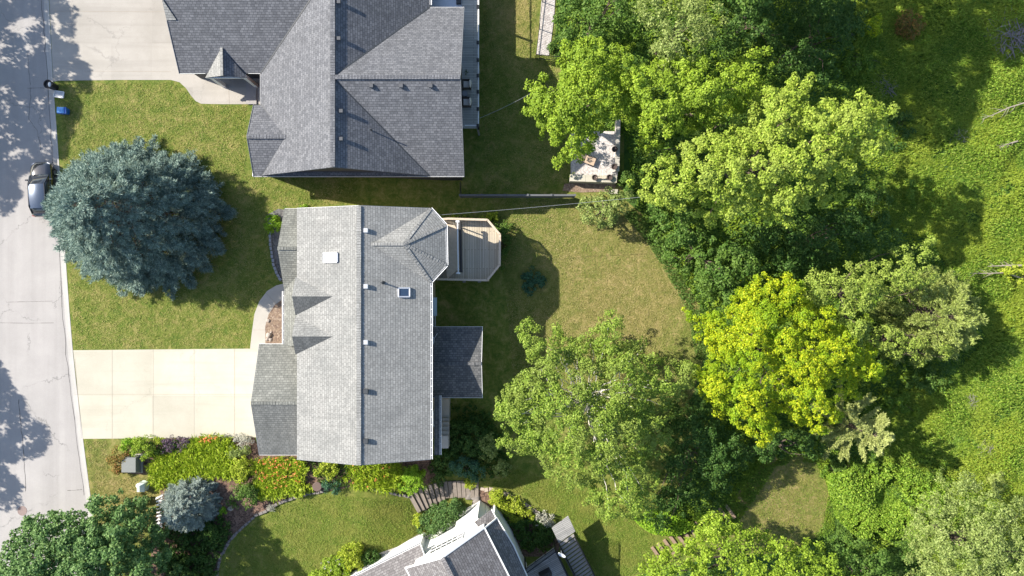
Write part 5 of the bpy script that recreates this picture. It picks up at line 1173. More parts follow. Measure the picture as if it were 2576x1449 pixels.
for i, (x, y, r_) in enumerate(((676, 843, .25), (675, 806, .14), (673, 853, .14), (681, 853, .15), (682, 836, .11))):
    rock(x, y, r_, 'boulder', ['largest tan boulder on the bark bed by the garage', 'lone small tan boulder at the upper end of the bark bed', 'small tan boulder just left below the largest one', 'small tan boulder just right below the largest one', 'small tan boulder touching the top of the largest one'][i], 'boulders on the bark bed', seed=i)
def edging(pts, name, lab, mat, w=(.32, .22), h=.16, gap=.03):
    P = [G(*q) for q in pts]; t = empty(name, tuple(P[0]), lab, 'edging'); t['group'] = 'stone edgings of the garden beds'; mb = MB(); rs = np.random.RandomState(len(pts)); carry = 0
    for a, b in zip(P[:-1], P[1:]):
        L = (b - a).length; k = max(1, int(L / w[0]))
        for i in range(k):
            c = a.lerp(b, (i + .5) / k); z = float(tz(c.x, c.y)); mb.box((c.x + rs.normal() * .02, c.y + rs.normal() * .02, z + h / 2 - .02 + rs.uniform(-.02, .03)), (L / k - gap, w[1] * rs.uniform(.8, 1.2), h), math.atan2(b.y - a.y, b.x - a.x) + rs.normal() * .08, .88)
    o = mb.build('stone', M[mat], t); return t
edging([(540, 1500), (546, 1449), (555, 1400), (575, 1365), (600, 1335), (640, 1300), (672, 1283), (700, 1266), (725, 1257), (750, 1250), (785, 1240), (815, 1236)], 'stone_edging', 'pale stone edging curving round the lower lawn from the frame bottom', 'stone')
edging([(940, 1231), (965, 1236), (1000, 1243), (1030, 1249)], 'stone_edging', 'short stone edging between the daylilies and the stone steps', 'stone')
edging([(1208, 1230), (1240, 1231), (1275, 1243), (1310, 1262), (1345, 1285), (1380, 1312), (1405, 1335), (1418, 1352)], 'stone_edging', 'brick coloured edging curving round the bed behind the white walls', 'edgeb', (.30, .34), .14, .01)
edging([(684, 560), (679, 590), (683, 630), (688, 660), (697, 690), (710, 706)], 'stone_edging', 'dark curved edging of the slate bed in front of the middle house', 'vent')
def steps(items, lab, mat, lenx, thick=.2, dz=None, name='stairs'):
    P = [G(*q[:2]) for q in items]; t = empty(name, tuple(P[0]), lab, 'steps')
    for (x, y, ang, L), p in zip(items, P):
        mb = MB(); mb.box((p.x, p.y, p.z + .07), (lenx, L, thick), ang, .96); mb.build('step', M[mat], t)
    return t
it = []
for i in range(7): u_ = i / 6; it.append((1042 + 70 * u_, 1262 - 28 * u_, .5 - .35 * u_, 2.0 - .3 * u_))
for i in range(8): u_ = i / 7; it.append((1123 + 76 * u_, 1231 - 2 * u_, .12 - .12 * u_, 1.5))
steps(it, 'curved flight of brown stone steps below the daylily bed', 'stone2', .34)
it = [(1652 + 15.3 * i, 1393 - 9.0 * i, .62, 1.5) for i in range(13)]
steps(it, 'timber garden steps between the lower lawn and the right wood', 'timber', .28, .18)
for i, (x, y, r_) in enumerate(((1092, 1266, .35), (1070, 1278, .3), (1106, 1258, .3), (1200, 1262, .35), (1196, 1252, .3), (1182, 1246, .3))):
    rock(x, y, r_, 'garden_rock', ['flat brown rock under the middle of the curved steps', 'flat brown rock at the low lawn end of the curved steps', 'flat brown rock nearest the dark bush under the curved steps', 'pale rock at the corner of the white wall', 'pale rock just above the one at the white wall corner', 'pale rock just below the last curved steps'][i], 'rocks along the curved steps', 'stone2' if i < 3 else 'stone', .45, 20 + i)
p = G(802, 1220); t = empty('barrel', (p.x, p.y, 0), 'low brown wooden barrel table between two garden bushes', 'barrel')
mb = MB(); mb.lathe((p.x, p.y, p.z), [(.30, 0), (.37, .25), (.35, .5), (.01, .5)], 20); mb.build('body', M['bark'], t); mb = MB(); mb.lathe((p.x, p.y, p.z + .5), [(.38, 0), (.40, .03), (.36, .06), (.01, .06)], 20); mb.build('lid', M['lidb'], t)
rock(580, 1278, .22, 'garden_rock', 'small pale rock on the mulch below the round bush', 'loose rocks on the mulch bed', 'rock', .6, 40)
# driveway side
# ------------------------------------------------------------------ dead wood
def brush(name, lab, px, py, r, n, mat, h=.5, lmin=.6, lmax=2.2, th=.03, seed=1, cat='dead branches'):
    rs = np.random.RandomState(seed); g = G(px, py); t = MB()
    for i in range(n):
        a = rs.uniform(0, 6.28); rr = r * math.sqrt(rs.uniform()); c = Vector((g.x + rr * math.cos(a), g.y + rr * math.sin(a), g.z + rs.uniform(.1, h) * (1 - .6 * rr / r))); L = rs.uniform(lmin, lmax) / 2; b = rs.uniform(0, 6.28) if rs.uniform() < .4 else a + rs.normal() * .5
        d_ = Vector((math.cos(b), math.sin(b), rs.normal() * .12)); k = Vector((rs.normal(), rs.normal(), 0)) * .08 * L
        t.tube([c - d_ * L, c + k, c + d_ * L], [th * rs.uniform(.6, 1.4), th, th * .3], 5)
    o = t.build(name, M[mat], base=(g.x, g.y, g.z)); return tag(o, lab, cat)
brush('brush_pile', 'big pile of bleached dead branches in the upper right meadow', 2535, 90, 1.9, 170, 'deadg', .9, .5, 2.0, .03, 3)
brush('brush_pile', 'faint grey tangle of twigs in the shade right of the top maples', 2225, 215, 1.1, 90, 'deadg', .5, .4, 1.2, .015, 4)
def deadtree(lab, pts, z, seed, r=.07, spread=1.2, n=14):
    rs = np.random.RandomState(seed); P = [W(x, y, z) for x, y in pts]; mb = MB(); mb.tube(P, [r * (1 - .75 * i / (len(P) - 1)) for i in range(len(P))], 7)
    for i in range(n):
        u_ = rs.uniform(.15, 1); k = min(int(u_ * (len(P) - 1)), len(P) - 2); a = P[k].lerp(P[k + 1], u_ * (len(P) - 1) - k); d_ = (P[-1] - P[0]).normalized(); sgn = rs.choice([-1, 1]); q = Vector((-d_.y, d_.x, 0)) * sgn
        L = spread * rs.uniform(.4, 1); e = a + (d_ * rs.uniform(.5, 1) + q * rs.uniform(.2, .6)) * L + Vector((0, 0, rs.uniform(0, .2))); mb.tube([a, (a + e) / 2 + q * .06, e], [r * .35, r * .2, .006], 5)
    o = mb.build('fallen_branch', M['dead'], base=tuple(P[0])); tag(o, lab, 'dead branches', 'bleached fallen branches in the meadow')
deadtree('long thin bleached fallen branch below the big brush pile', [(2600, 252), (2540, 270), (2500, 288), (2470, 300)], -2.6, 5)
deadtree('short pale fallen branches at the right edge above the lime bush', [(2560, 355), (2535, 362), (2512, 372)], -2.6, 6, .08, .8, 8)
deadtree('forked white dead tree lying toward the lime bush at the right edge', [(2575, 668), (2530, 668), (2485, 670)], -2.4, 7, .10, 1.0, 8)
deadtree('crooked dead limb beside the forked white dead tree', [(2570, 700), (2530, 686), (2480, 688), (2440, 687)], -2.4, 8, .07, 1.4, 12)
for px, py, z in ((1545 + 288, 1290, 4),): pass

# ------------------------------------------------------------------ conifers
sb = W(380, 552, 0)
conifer('blue_spruce_tree', 'large blue spruce on the front lawn beside the parked car', 'tree', sb.x, sb.y, 0, 10.6, 6.6, 'spruce', 11, None, 24, 23, .40, (.19, .034), 17, .5, .62, .02, .93, tw_n=20, side=.5, tuft=24, bunch=1.8, bl=.50, lowbias=1.12)
p = W(490, 1262, 0); conifer('blue_spruce_tree', 'small silver blue spruce by the white slatted fence piece', 'tree', p.x, p.y, 0, 4.0, 2.15, 'bluesp', 12, None, 15, 14, .22, (.13, .028), 18, .15, .60, .05, 1.0, tw_n=18, side=.4, tuft=16, bunch=.8, bl=.24)
p = W(2106, 1056, -2.8); conifer('spruce_tree', 'young pale spruce with star shaped branches beside the golden tree', 'tree', p.x, p.y, -2.8, 7.8, 3.3, 'pinel', 13, None, 8, 8, .20, (.15, .05), 15, .4, .62, -.18, 1.0, tw_n=60, side=.09, tuft=5)
p = W(2290, 792, -3.2); conifer('spruce_tree', 'broad olive spruce in the right wood, brown twigs showing at its heart', 'tree', p.x, p.y, -3.2, 6.0, 4.4, 'oliven', 14, None, 13, 14, .36, (.18, .05), 11, .8, .50, -.12, .95, tw_n=20, side=.4, tuft=14, bunch=1.5, bl=.4)

# ------------------------------------------------------------------ broadleaf trees (outlines in photo units at crown height)
T = tree; B3 = 'bright green maples in the back'
T('maple_tree', 'bright green maple over the white gravel patio, the left of the three', 'tree', [(1322, 230), (1350, 195), (1392, 188), (1420, 150), (1412, 112), (1450, 95), (1500, 100), (1545, 112), (1575, 150), (1565, 190), (1590, 240), (1555, 300), (1530, 330), (1490, 340), (1488, 382), (1445, 412), (1412, 400), (1398, 372), (1368, 350), (1352, 312), (1320, 292)], 8.0, 3.8, 'maple', (.18, .12), 5.4, 60, .40, group=B3, seed=21, gaps=.03, lobe_r=1.4)
T('maple_tree', 'bright green maple above the big gap, the middle of the three', 'tree', [(1545, 100), (1600, 128), (1700, 138), (1790, 148), (1850, 128), (1925, 110), (1930, 190), (1900, 250), (1862, 290), (1800, 318), (1745, 330), (1700, 352), (1645, 372), (1605, 345), (1585, 290), (1558, 240), (1548, 170)], 8.4, 4.2, 'maple', (.18, .12), 4.8, 60, .40, group=B3, seed=22, gaps=.08, lobes=2.2, lobe_r=1.4)
T('maple_tree', 'widest bright green maple reaching out over the meadow, the right of the three', 'tree', [(1885, 250), (1960, 200), (2032, 188), (2060, 258), (2100, 262), (2135, 228), (2190, 240), (2200, 272), (2262, 265), (2230, 320), (2236, 372), (2170, 402), (2172, 440), (2120, 500), (2060, 520), (1985, 556), (1935, 545), (1900, 515), (1850, 552), (1800, 560), (1750, 540), (1690, 525), (1640, 500), (1595, 480), (1600, 440), (1640, 405), (1700, 362), (1765, 330), (1825, 318)], 10.2, 6.0, 'maple2', (.18, .12), 4.8, 60, .40, group=B3, seed=23, gaps=.08, lobe_r=1.5, lobes=2.2, r0=.3, ntips=16)
T('golden_tree', 'golden yellow leaved tree right of the dry back lawn', 'tree', [(1712, 768), (1780, 790), (1850, 770), (1860, 735), (1905, 700), (1970, 690), (2022, 712), (2030, 762), (2105, 782), (2150, 850), (2200, 890), (2216, 950), (2150, 985), (2112, 1060), (2062, 1090), (1990, 1062), (1930, 1116), (1880, 1095), (1830, 1060), (1790, 1030), (1758, 985), (1748, 930), (1785, 890), (1768, 830)], 7.6, 2.6, 'yellow', (.17, .09), 6.5, 56, .32, group=None, seed=24, gaps=.02, lobes=1.8, lobe_r=1.5, r0=.26, ntips=14)
T('olive_tree', 'olive green bushy tree behind the golden tree', 'tree', [(2025, 690), (2100, 672), (2170, 650), (2240, 645), (2300, 600), (2330, 600), (2360, 610), (2352, 660), (2380, 700), (2330, 720), (2260, 750), (2200, 800), (2190, 860), (2140, 860), (2100, 790), (2035, 760)], 5.0, 2.0, 'olive', (.18, .11), 4.2, 40, .36, seed=25, gaps=.05, lobes=.9, lobe_r=1.0)
T('olive_tree', 'olive green low tree below the broad olive spruce', 'tree', [(2330, 850), (2370, 860), (2390, 880), (2385, 900), (2340, 905), (2290, 918), (2230, 900), (2195, 870), (2200, 820), (2260, 830)], 3.0, .5, 'olive', (.17, .10), 4.2, 40, .36, seed=26, gaps=.05, lobes=.9, lobe_r=1.0)
T('birch_tree', 'loose birch with white limbs between the back lawn and the lower lawn', 'tree', [(1250, 1000), (1290, 960), (1330, 890), (1292, 850), (1305, 808), (1340, 798), (1365, 830), (1400, 815), (1430, 850), (1480, 845), (1530, 800), (1560, 800), (1570, 850), (1640, 870), (1660, 905), (1735, 920), (1745, 965), (1700, 1000), (1690, 1090), (1660, 1130), (1672, 1210), (1640, 1280), (1580, 1300), (1520, 1302), (1480, 1262), (1430, 1225), (1375, 1195), (1350, 1150), (1300, 1155), (1262, 1110), (1250, 1050)], 8.4, 2.6, 'birch', (.15, .105), 6.8, 46, .36, 'birch', seed=27, gaps=.12, lobes=1.9, lobe_r=1.25, amp=14, r0=.16, ntips=60, poke=.10, fill=.5)
T('willow_tree', 'grey green leafy tree at the top, right of the gravel path trees', 'tree', [(1622, -60), (1820, -60), (1832, 50), (1780, 118), (1730, 168), (1682, 180), (1650, 140), (1640, 80), (1600, 40), (1600, -30)], 8.0, 4.0, 'grey', (.20, .10), 3.8, 44, .42, seed=28, gaps=.10, lobes=1.6)
T('leafy_tree', 'mid green tree beside the white gravel path at the top', 'tree', [(1400, -60), (1600, -60), (1598, 60), (1560, 90), (1480, 95), (1430, 120), (1405, 90), (1392, 20)], 5.5, 2.0, 'mid', (.20, .13), 3.6, 40, .42, seed=29, lobes=1.8)
T('leafy_tree', 'deep green tree between the grey green tree and the meadow', 'tree', [(1825, -60), (2000, -60), (2010, 60), (1960, 120), (1900, 130), (1850, 120), (1800, 140), (1790, 120), (1835, 50)], 4.2, .5, 'dark', (.18, .12), 3.6, 40, .42, seed=30, lobes=1.5)
T('leafy_tree', 'deep green tree shaded at the top right of the maples', 'tree', [(2000, -60), (2180, -60), (2200, 40), (2160, 120), (2100, 160), (2100, 230), (2060, 240), (2030, 180), (1960, 180), (1940, 130), (2000, 90)], 3.2, -.5, 'dark', (.18, .12), 3.4, 40, .42, seed=31, lobes=1.4)
T('leafy_tree', 'low mid green thicket tree just below the left maple', 'tree', [(1700, 350), (1800, 310), (1880, 260), (1890, 330), (1820, 380), (1740, 400), (1640, 430), (1600, 400), (1640, 370)], 3.0, .0, 'mid', (.18, .12), 3.6, 40, .42, seed=32, lobes=1.3)
T('leafy_tree', 'round leafed green tree at the edge of the dry back lawn', 'tree', [(1600, 470), (1700, 500), (1760, 560), (1800, 600), (1880, 600), (1940, 650), (1960, 720), (1900, 730), (1860, 760), (1800, 760), (1750, 735), (1730, 690), (1680, 670), (1652, 620), (1640, 560), (1600, 520)], 2.8, -1.2, 'mid', (.19, .14), 4.6, 42, .40, seed=33, gaps=.05, lobes=1.5, lobe_r=1.4)
T('leafy_tree', 'dark green shaded tree behind the round leafed green tree', 'tree', [(1880, 560), (1960, 560), (2050, 530), (2130, 520), (2220, 560), (2290, 600), (2280, 640), (2160, 650), (2060, 680), (2010, 690), (1960, 680), (1900, 640)], 2.2, -1.5, 'dark', (.18, .12), 4.2, 42, .42, seed=34, lobes=1.3)
T('small_tree', 'small grey green tree at the upper edge of the back lawn', 'tree', [(1445, 500), (1470, 486), (1530, 482), (1580, 484), (1600, 500), (1582, 530), (1560, 560), (1520, 572), (1480, 556), (1450, 530)], 1.4, -.6, 'grey', (.16, .10), 6.0, 40, .34, seed=35, lobes=.9, lobe_r=.9, gaps=.04)
T('leafy_tree', 'dark shaded tree right of the birch', 'tree', [(1700, 1020), (1760, 1000), (1830, 1070), (1900, 1110), (1880, 1200), (1830, 1270), (1760, 1290), (1700, 1330), (1640, 1325), (1620, 1290), (1680, 1220), (1670, 1130)], 2.8, -1.0, 'dark', (.18, .12), 4.4, 42, .40, seed=36, lobes=1.3)
T('leafy_tree', 'dark green tree below the golden tree', 'tree', [(1890, 1110), (1960, 1085), (2050, 1090), (2080, 1120), (2060, 1150), (1960, 1150), (1900, 1180), (1880, 1150)], 1.4, -1.6, 'dark', (.17, .11), 4.4, 40, .36, seed=37, lobes=1.0)
T('leafy_tree', 'light green tree at the bottom, right of the timber steps', 'tree', [(1610, 1449), (1640, 1400), (1700, 1390), (1740, 1345), (1790, 1300), (1830, 1290), (1880, 1320), (1920, 1345), (1960, 1360), (2010, 1370), (2060, 1385), (2130, 1400), (2170, 1449), (2170, 1560), (1600, 1560)], 6.0, 2.4, 'maple', (.19, .12), 4.4, 42, .40, seed=38, lobes=1.6, lobe_r=1.3)
T('leafy_tree', 'dark green tree at the bottom between light tree and willow', 'tree', [(2080, 1370), (2160, 1350), (2240, 1370), (2290, 1400), (2300, 1560), (2100, 1560), (2120, 1420)], 2.6, -.5, 'mid', (.18, .12), 4.2, 40, .38, seed=39, lobes=1.3)
T('willow_tree', 'grey green willow filling the lower right corner', 'tree', [(2300, 1400), (2310, 1340), (2330, 1290), (2370, 1230), (2400, 1200), (2450, 1195), (2490, 1230), (2520, 1260), (2576, 1270), (2700, 1260), (2700, 1560), (2310, 1560), (2290, 1449)], 6.5, 2.4, 'grey', (.20, .085), 4.6, 46, .42, seed=40, lobes=1.8, lobe_r=1.6)
T('street_tree', 'deep green street tree in the lower left corner over the kerb', 'tree', [(0, 1400), (20, 1370), (45, 1320), (90, 1290), (130, 1278), (170, 1275), (190, 1300), (210, 1280), (240, 1265), (265, 1280), (310, 1262), (350, 1290), (385, 1300), (400, 1350), (415, 1400), (430, 1449), (440, 1600), (-60, 1600), (-60, 1420)], 8.0, 3.4, 'streetl', (.19, .14), 8.0, 46, .36, seed=41, lobes=1.5, lobe_r=.95, gaps=.02, amp=10)
# trees beyond the left and lower edges whose shade falls on the street and lawns
def caster(pts, z, zg=0.0):
    out = []; h = z - zg; L = h / math.tan(ELEV)
    for x, y in pts:
        p = W(x, y, zg); q = (p.x - SH.x * L, p.y - SH.y * L); k = (H0 - z) / FP; out.append((q[0] / k + 1288, 724.5 - q[1] / k))
    return out
T('street_tree', 'deep green street tree standing beyond the upper left edge', 'tree', caster([(-260, -200), (180, -150), (225, -20), (228, 40), (185, 95), (262, 130), (225, 190), (250, 230), (285, 300), (225, 345), (150, 400), (110, 470), (70, 560), (20, 585), (-60, 520), (-260, 500)], 9.0), 10.0, 6.5, 'street', (.24, .17), 3.4, 44, .5, seed=42, gaps=.22, amp=20, fill=.35)
T('street_tree', 'deep green street tree standing beyond the lower left edge', 'tree', caster([(-230, 860), (0, 868), (35, 880), (62, 930), (105, 955), (128, 1020), (95, 1040), (150, 1100), (170, 1150), (125, 1180), (118, 1240), (75, 1290), (35, 1275), (0, 1240), (-230, 1250)], 9.0), 9.5, 6.5, 'street', (.24, .17), 3.6, 44, .5, seed=43, gaps=.14, amp=20, fill=.4)
T('leafy_tree', 'tall tree beyond the top edge shading the upper right meadow', 'tree', caster([(1880, -120), (2300, -160), (2700, -140), (2700, 60), (2560, 180), (2490, 165), (2480, 250), (2420, 330), (2330, 380), (2250, 330), (2190, 250), (2100, 220), (1960, 120), (1850, 40)], 12.0, -2.8), 14.0, 10.0, 'mid', (.28, .2), 2.6, 40, .6, seed=44, gaps=.06, amp=20, fill=.6)

# ------------------------------------------------------------------ shrubs and bed plants
SHR = shrub
SHR('round_bush', 'bright green round bush in the slate bed of the middle house', 'bush', ell(686, 560, 24, 25), 1.3, 'lime', (.13, .09), seed=51)
SHR('barberry_bush', 'rust and green barberry bush left of the transformer box', 'bush', [(272, 1150), (290, 1125), (310, 1118), (322, 1150), (322, 1180), (312, 1195), (290, 1190), (275, 1170)], .9, 'barberry', (.12, .08), seed=52)
SHR('garden_bush', 'green bush with pointed crown left of the larger driveway bush', 'bush', ell(318, 1115, 22, 18), .9, 'lime', (.12, .08), seed=53)
SHR('garden_bush', 'rounded green bush above the transformer box', 'bush', ell(358, 1128, 33, 30), 1.3, 'maple', (.12, .08), seed=54)
SHR('barberry_bush', 'dark purple bush beside the driveway, the left one', 'bush', ell(420, 1121, 19, 22), .9, 'purple', (.10, .07), seed=55, group='dark purple bushes beside the driveway')
SHR('barberry_bush', 'dark purple bush beside the driveway, the right one', 'bush', ell(457, 1119, 19, 17), .8, 'purple', (.10, .07), seed=56, group='dark purple bushes beside the driveway')
SHR('garden_bush', 'small lime bush between the round bush and the purple bushes', 'bush', ell(398, 1108, 17, 12), .7, 'limey', (.11, .07), seed=57)
SHR('silver_bush', 'silvery white flowering bush at the garage corner', 'bush', [(562, 1095), (590, 1090), (620, 1095), (640, 1115), (640, 1130), (600, 1125), (575, 1115)], .7, 'silver', (.10, .06), seed=58)
SHR('garden_bush', 'grey green loose bush just below the silvery bush', 'bush', ell(598, 1138, 34, 20), .7, 'grey', (.12, .07), seed=59)
SHR('garden_bush', 'light green bush right of the big lime daylily mass', 'bush', [(575, 1170), (590, 1150), (620, 1145), (635, 1165), (630, 1200), (605, 1215), (580, 1205), (572, 1190)], 1.1, 'limey', (.14, .09), seed=60)
SHR('garden_bush', 'round green bush with open centre above the lower lawn edging', 'bush', ell(608, 1248, 40, 34), 1.2, 'mid', (.12, .08), seed=61)
SHR('garden_bush', 'light leafed bush above the barrel table', 'bush', ell(822, 1183, 38, 22), 1.0, 'limey', (.15, .10), seed=62)
SHR('garden_bush', 'grey green clipped ball bush beside the barrel table', 'bush', ell(835, 1222, 24, 23), 1.0, 'bluegreen', (.10, .07), seed=63)
SHR('garden_bush', 'bright lime ball bush at the right end of the daylily bed', 'bush', [(1000, 1195), (1020, 1175), (1060, 1180), (1078, 1205), (1075, 1235), (1050, 1250), (1020, 1245), (1000, 1225)], 1.3, 'lime', (.13, .09), seed=64)
SHR('garden_bush', 'dark shaded bush under the lower edge of the middle house roof', 'bush', [(1080, 1165), (1100, 1130), (1135, 1120), (1160, 1150), (1150, 1195), (1110, 1215), (1085, 1210)], 1.0, 'dark', (.14, .09), seed=65)
SHR('garden_bush', 'dark green bush behind the concrete back stairs', 'bush', [(1130, 1060), (1190, 1050), (1250, 1080), (1270, 1120), (1230, 1150), (1160, 1150), (1130, 1110)], 1.3, 'dark', (.15, .10), seed=66, dens=13)
SHR('garden_bush', 'blue green bush above the curved stone steps', 'bush', [(1115, 1170), (1160, 1150), (1210, 1165), (1220, 1200), (1190, 1215), (1150, 1200)], 1.5, 'bluegreen', (.13, .09), seed=67)
SHR('garden_bush', 'grey green bush at the left foot of the birch, upper one', 'bush', ell(1230, 1125, 30, 34), 2.0, 'grey', (.13, .08), seed=68, group='grey green bushes at the left foot of the birch')
SHR('garden_bush', 'grey green bush at the left foot of the birch, lower one', 'bush', ell(1262, 1178, 22, 22), 1.2, 'grey', (.13, .08), seed=69, group='grey green bushes at the left foot of the birch')
SHR('hosta_plant', 'yellow green hosta on the upper side of the curved stone steps', 'plant', ell(1180, 1215, 18, 12), .5, 'limey', (.17, .10), seed=70)
SHR('garden_bush', 'dense green bush against the white walls of the bottom house', 'bush', [(1052, 1300), (1080, 1285), (1100, 1265), (1130, 1248), (1160, 1260), (1174, 1290), (1160, 1320), (1130, 1340), (1105, 1360), (1070, 1372), (1052, 1350)], 2.4, 'street', (.14, .10), seed=71, dens=13, lobes=.5, lobe_r=.8, rc=.3)
SHR('hosta_plant', 'yellow green plant left of the dense green bush by the white walls', 'plant', [(1042, 1300), (1055, 1288), (1066, 1292), (1060, 1310), (1055, 1340), (1044, 1330)], .8, 'limey', (.14, .09), seed=72)
SHR('garden_bush', 'light green bush mass inside the curved brick edging', 'bush', [(1225, 1238), (1262, 1236), (1303, 1252), (1345, 1282), (1350, 1306), (1300, 1318), (1260, 1300), (1232, 1268)], .8, 'limey', (.13, .08), seed=73)
SHR('garden_bush', 'dark bush behind the wall in the curved brick edged bed', 'bush', [(1290, 1310), (1340, 1300), (1385, 1320), (1400, 1345), (1370, 1375), (1320, 1385), (1295, 1355)], .9, 'dark', (.14, .09), seed=74)
SHR('garden_bush', 'pale variegated bush at the right of the curved brick edged bed', 'bush', ell(1370, 1310, 24, 20), .8, 'silver', (.12, .08), seed=75)
SHR('flowering_bush', 'leafy bush with pale flower heads at the bottom edge', 'bush', [(785, 1449), (800, 1425), (830, 1400), (855, 1400), (880, 1410), (885, 1449), (880, 1500), (790, 1500)], 1.3, 'maple', (.15, .10), seed=76, flowers='silver', nfl=40)
SHR('flowering_bush', 'yellow green bush above the low wing of the bottom house', 'bush', [(850, 1395), (865, 1370), (890, 1365), (910, 1380), (912, 1410), (915, 1449), (880, 1440), (860, 1420)], 1.3, 'limey', (.14, .09), seed=77, flowers='yellow', nfl=30)
SHR('garden_bush', 'dark shaded bush under the wing eave of the bottom house', 'bush', ell(930, 1405, 24, 20), .8, 'dark', (.13, .08), seed=78)
SHR('garden_bush', 'dark green bush right below the small silver blue spruce', 'bush', [(430, 1335), (480, 1330), (530, 1310), (560, 1330), (555, 1370), (510, 1390), (450, 1385)], .8, 'dark', (.14, .09), seed=79, dens=12)
SHR('garden_bush', 'dark green bush between the street tree and the curved edging', 'bush', [(420, 1395), (480, 1390), (530, 1400), (535, 1449), (520, 1490), (430, 1490)], .8, 'dark', (.14, .09), seed=80, dens=12)
SHR('hosta_plant', 'bright leaved plant beside the pale rock on the mulch', 'plant', ell(562, 1290, 13, 13), .4, 'lime', (.16, .09), seed=81)
SHR('silver_plant', 'tiny silvery plant on the mulch near the lower lawn edging', 'plant', ell(682, 1273, 11, 8), .25, 'silver', (.09, .05), seed=82)
SHR('hosta_plant', 'small dark leafy plant at the top roof edge of the middle house', 'plant', ell(766, 521, 14, 6), .5, 'lime', (.15, .08), seed=83)
SHR('hosta_plant', 'light hosta beside the upper right corner of the octagonal deck', 'plant', ell(1238, 548, 17, 13), .6, 'limey', (.24, .14), seed=84, per=14)
SHR('garden_bush', 'green climbing bush along the right side of the octagonal deck', 'bush', [(1245, 570), (1262, 558), (1285, 570), (1290, 600), (1275, 650), (1262, 690), (1250, 680), (1262, 620)], 1.0, 'mid', (.12, .08), seed=85)
SHR('garden_bush', 'low green strip of plants along the top of the octagonal deck', 'bush', [(1120, 540), (1160, 543), (1225, 545), (1228, 552), (1120, 552)], .9, 'limey', (.12, .08), seed=86)
SHR('ground_cover_plant', 'round blue green island plant in the shaded back lawn', 'plant', ell(1339, 706, 26, 31, 16), .35, 'bluegreen', (.13, .09), seed=87, lobes=.15)
SHR('lime_bush', 'lime green bush cut by the right edge beside the dead tree', 'bush', [(2522, 690), (2540, 668), (2576, 655), (2640, 660), (2640, 730), (2576, 722), (2545, 712)], 2.0, 'limey', (.17, .11), seed=88, dens=6)
SHR('potted_plant', 'dark leafy potted plant on the grey deck above the patio chairs', 'plant', ell(1171, 187, 7, 12), 3.0, 'dark', (.10, .06), seed=89)
SHR('patio_plant', 'light green plant at the left end of the patio front wall', 'plant', ell(1450, 445, 13, 10), 1.2, 'limey', (.10, .06), seed=90)
SHR('garden_bush', 'green shrub at the right side of the patio wall foot', 'bush', [(1560, 430), (1600, 430), (1610, 480), (1590, 495), (1560, 480)], 1.6, 'mid', (.14, .09), seed=91)
SHR('garden_bush', 'green vine bush beside the gravel path end', 'bush', [(1392, 90), (1430, 85), (1450, 110), (1420, 150), (1392, 140), (1382, 120)], 1.0, 'mid', (.13, .09), seed=92)
SHR('yellow_bush', 'small yellow leaved bush in the shade of the upper right wood', 'bush', ell(2200, 62, 24, 26), 1.8, 'yellow', (.14, .09), seed=93, gaps=.3)
SHR('dry_bush', 'brownish half dry bush in the upper right shade', 'bush', ell(2290, 60, 34, 38), 1.4, 'barberry', (.13, .08), seed=94, gaps=.35)
SHR('pine_bush', 'low needle leaved bush above the willow in the right meadow', 'bush', ell(2512, 1215, 26, 22), 1.2, 'oliven', (.28, .04), seed=95)
for i, (x, y, rx, ry, h_, m_) in enumerate(((2000, 120, 50, 40, 1.6, 'dark'), (2080, 60, 60, 45, 1.8, 'mid'), (2170, 150, 50, 45, 1.3, 'under'), (2260, 330, 40, 50, .9, 'dark'), (2200, 520, 60, 50, 1.2, 'mid'), (2340, 960, 60, 36, 1.1, 'mid'), (2270, 1010, 60, 40, 1.0, 'under'), (2210, 900, 30, 50, 1.5, 'mid'), (2120, 1180, 60, 30, .9, 'under'), (2330, 1180, 60, 45, .8, 'under'), (2300, 480, 50, 40, .8, 'under'), (1990, 620, 60, 50, 1.4, 'dark'), (1760, 430, 60, 30, 2.5, 'mid'))):
    labs = ['dark bush just above the widest maple', 'mid green bush at the top edge of the shaded wood', 'low green bush right of the shaded tree tops', 'dark bush beside the right tip of the widest maple', 'mid green bush below the right tip of the widest maple', 'mid green bush below the broad olive spruce', 'low leafy bush left below the olive low tree', 'mid green bush wedged between golden tree and spruce', 'low leafy bush below the young pale spruce', 'low leafy bush in the sunlit meadow below the spruces', 'low leafy bush in the meadow shade of the widest maple', 'dark bush in the gap below the widest maple', 'mid green bush showing through the gap of the maples']
    SHR('wild_bush', labs[i], 'bush', ell(x, y, rx, ry, 14, i), h_, m_, (.16, .10), dens=5, rc=.34, seed=100 + i, lobes=.6, lobe_r=.9, group='wild bushes of the wood edge')

# daylily and hosta masses
bladebed('daylily_bed', 'big mass of lime green daylilies below the driveway, orange flowers at its top', 'daylilies', [(375, 1165), (410, 1150), (440, 1140), (470, 1110), (500, 1098), (560, 1098), (590, 1120), (600, 1150), (590, 1205), (560, 1200), (510, 1195), (470, 1212), (430, 1232), (400, 1230), (380, 1200)], .6, 'daylily', 420, (.42, .055), 201, 'orange', 26, [(500, 1098), (545, 1096), (548, 1110), (505, 1115)])
bladebed('daylily_bed', 'daylily mass full of orange flowers at the garage corner', 'daylilies', [(636, 1150), (765, 1155), (770, 1230), (740, 1250), (665, 1255), (640, 1225)], .6, 'daylily', 380, (.42, .055), 202, 'orange', 85, [(640, 1150), (760, 1155), (755, 1215), (690, 1235), (648, 1225)])
bladebed('daylily_bed', 'daylily mass with few orange flowers below the main gable end', 'daylilies', [(875, 1165), (1000, 1168), (1010, 1235), (960, 1236), (890, 1222), (868, 1200)], .55, 'daylily', 380, (.42, .055), 203, 'orange', 14)
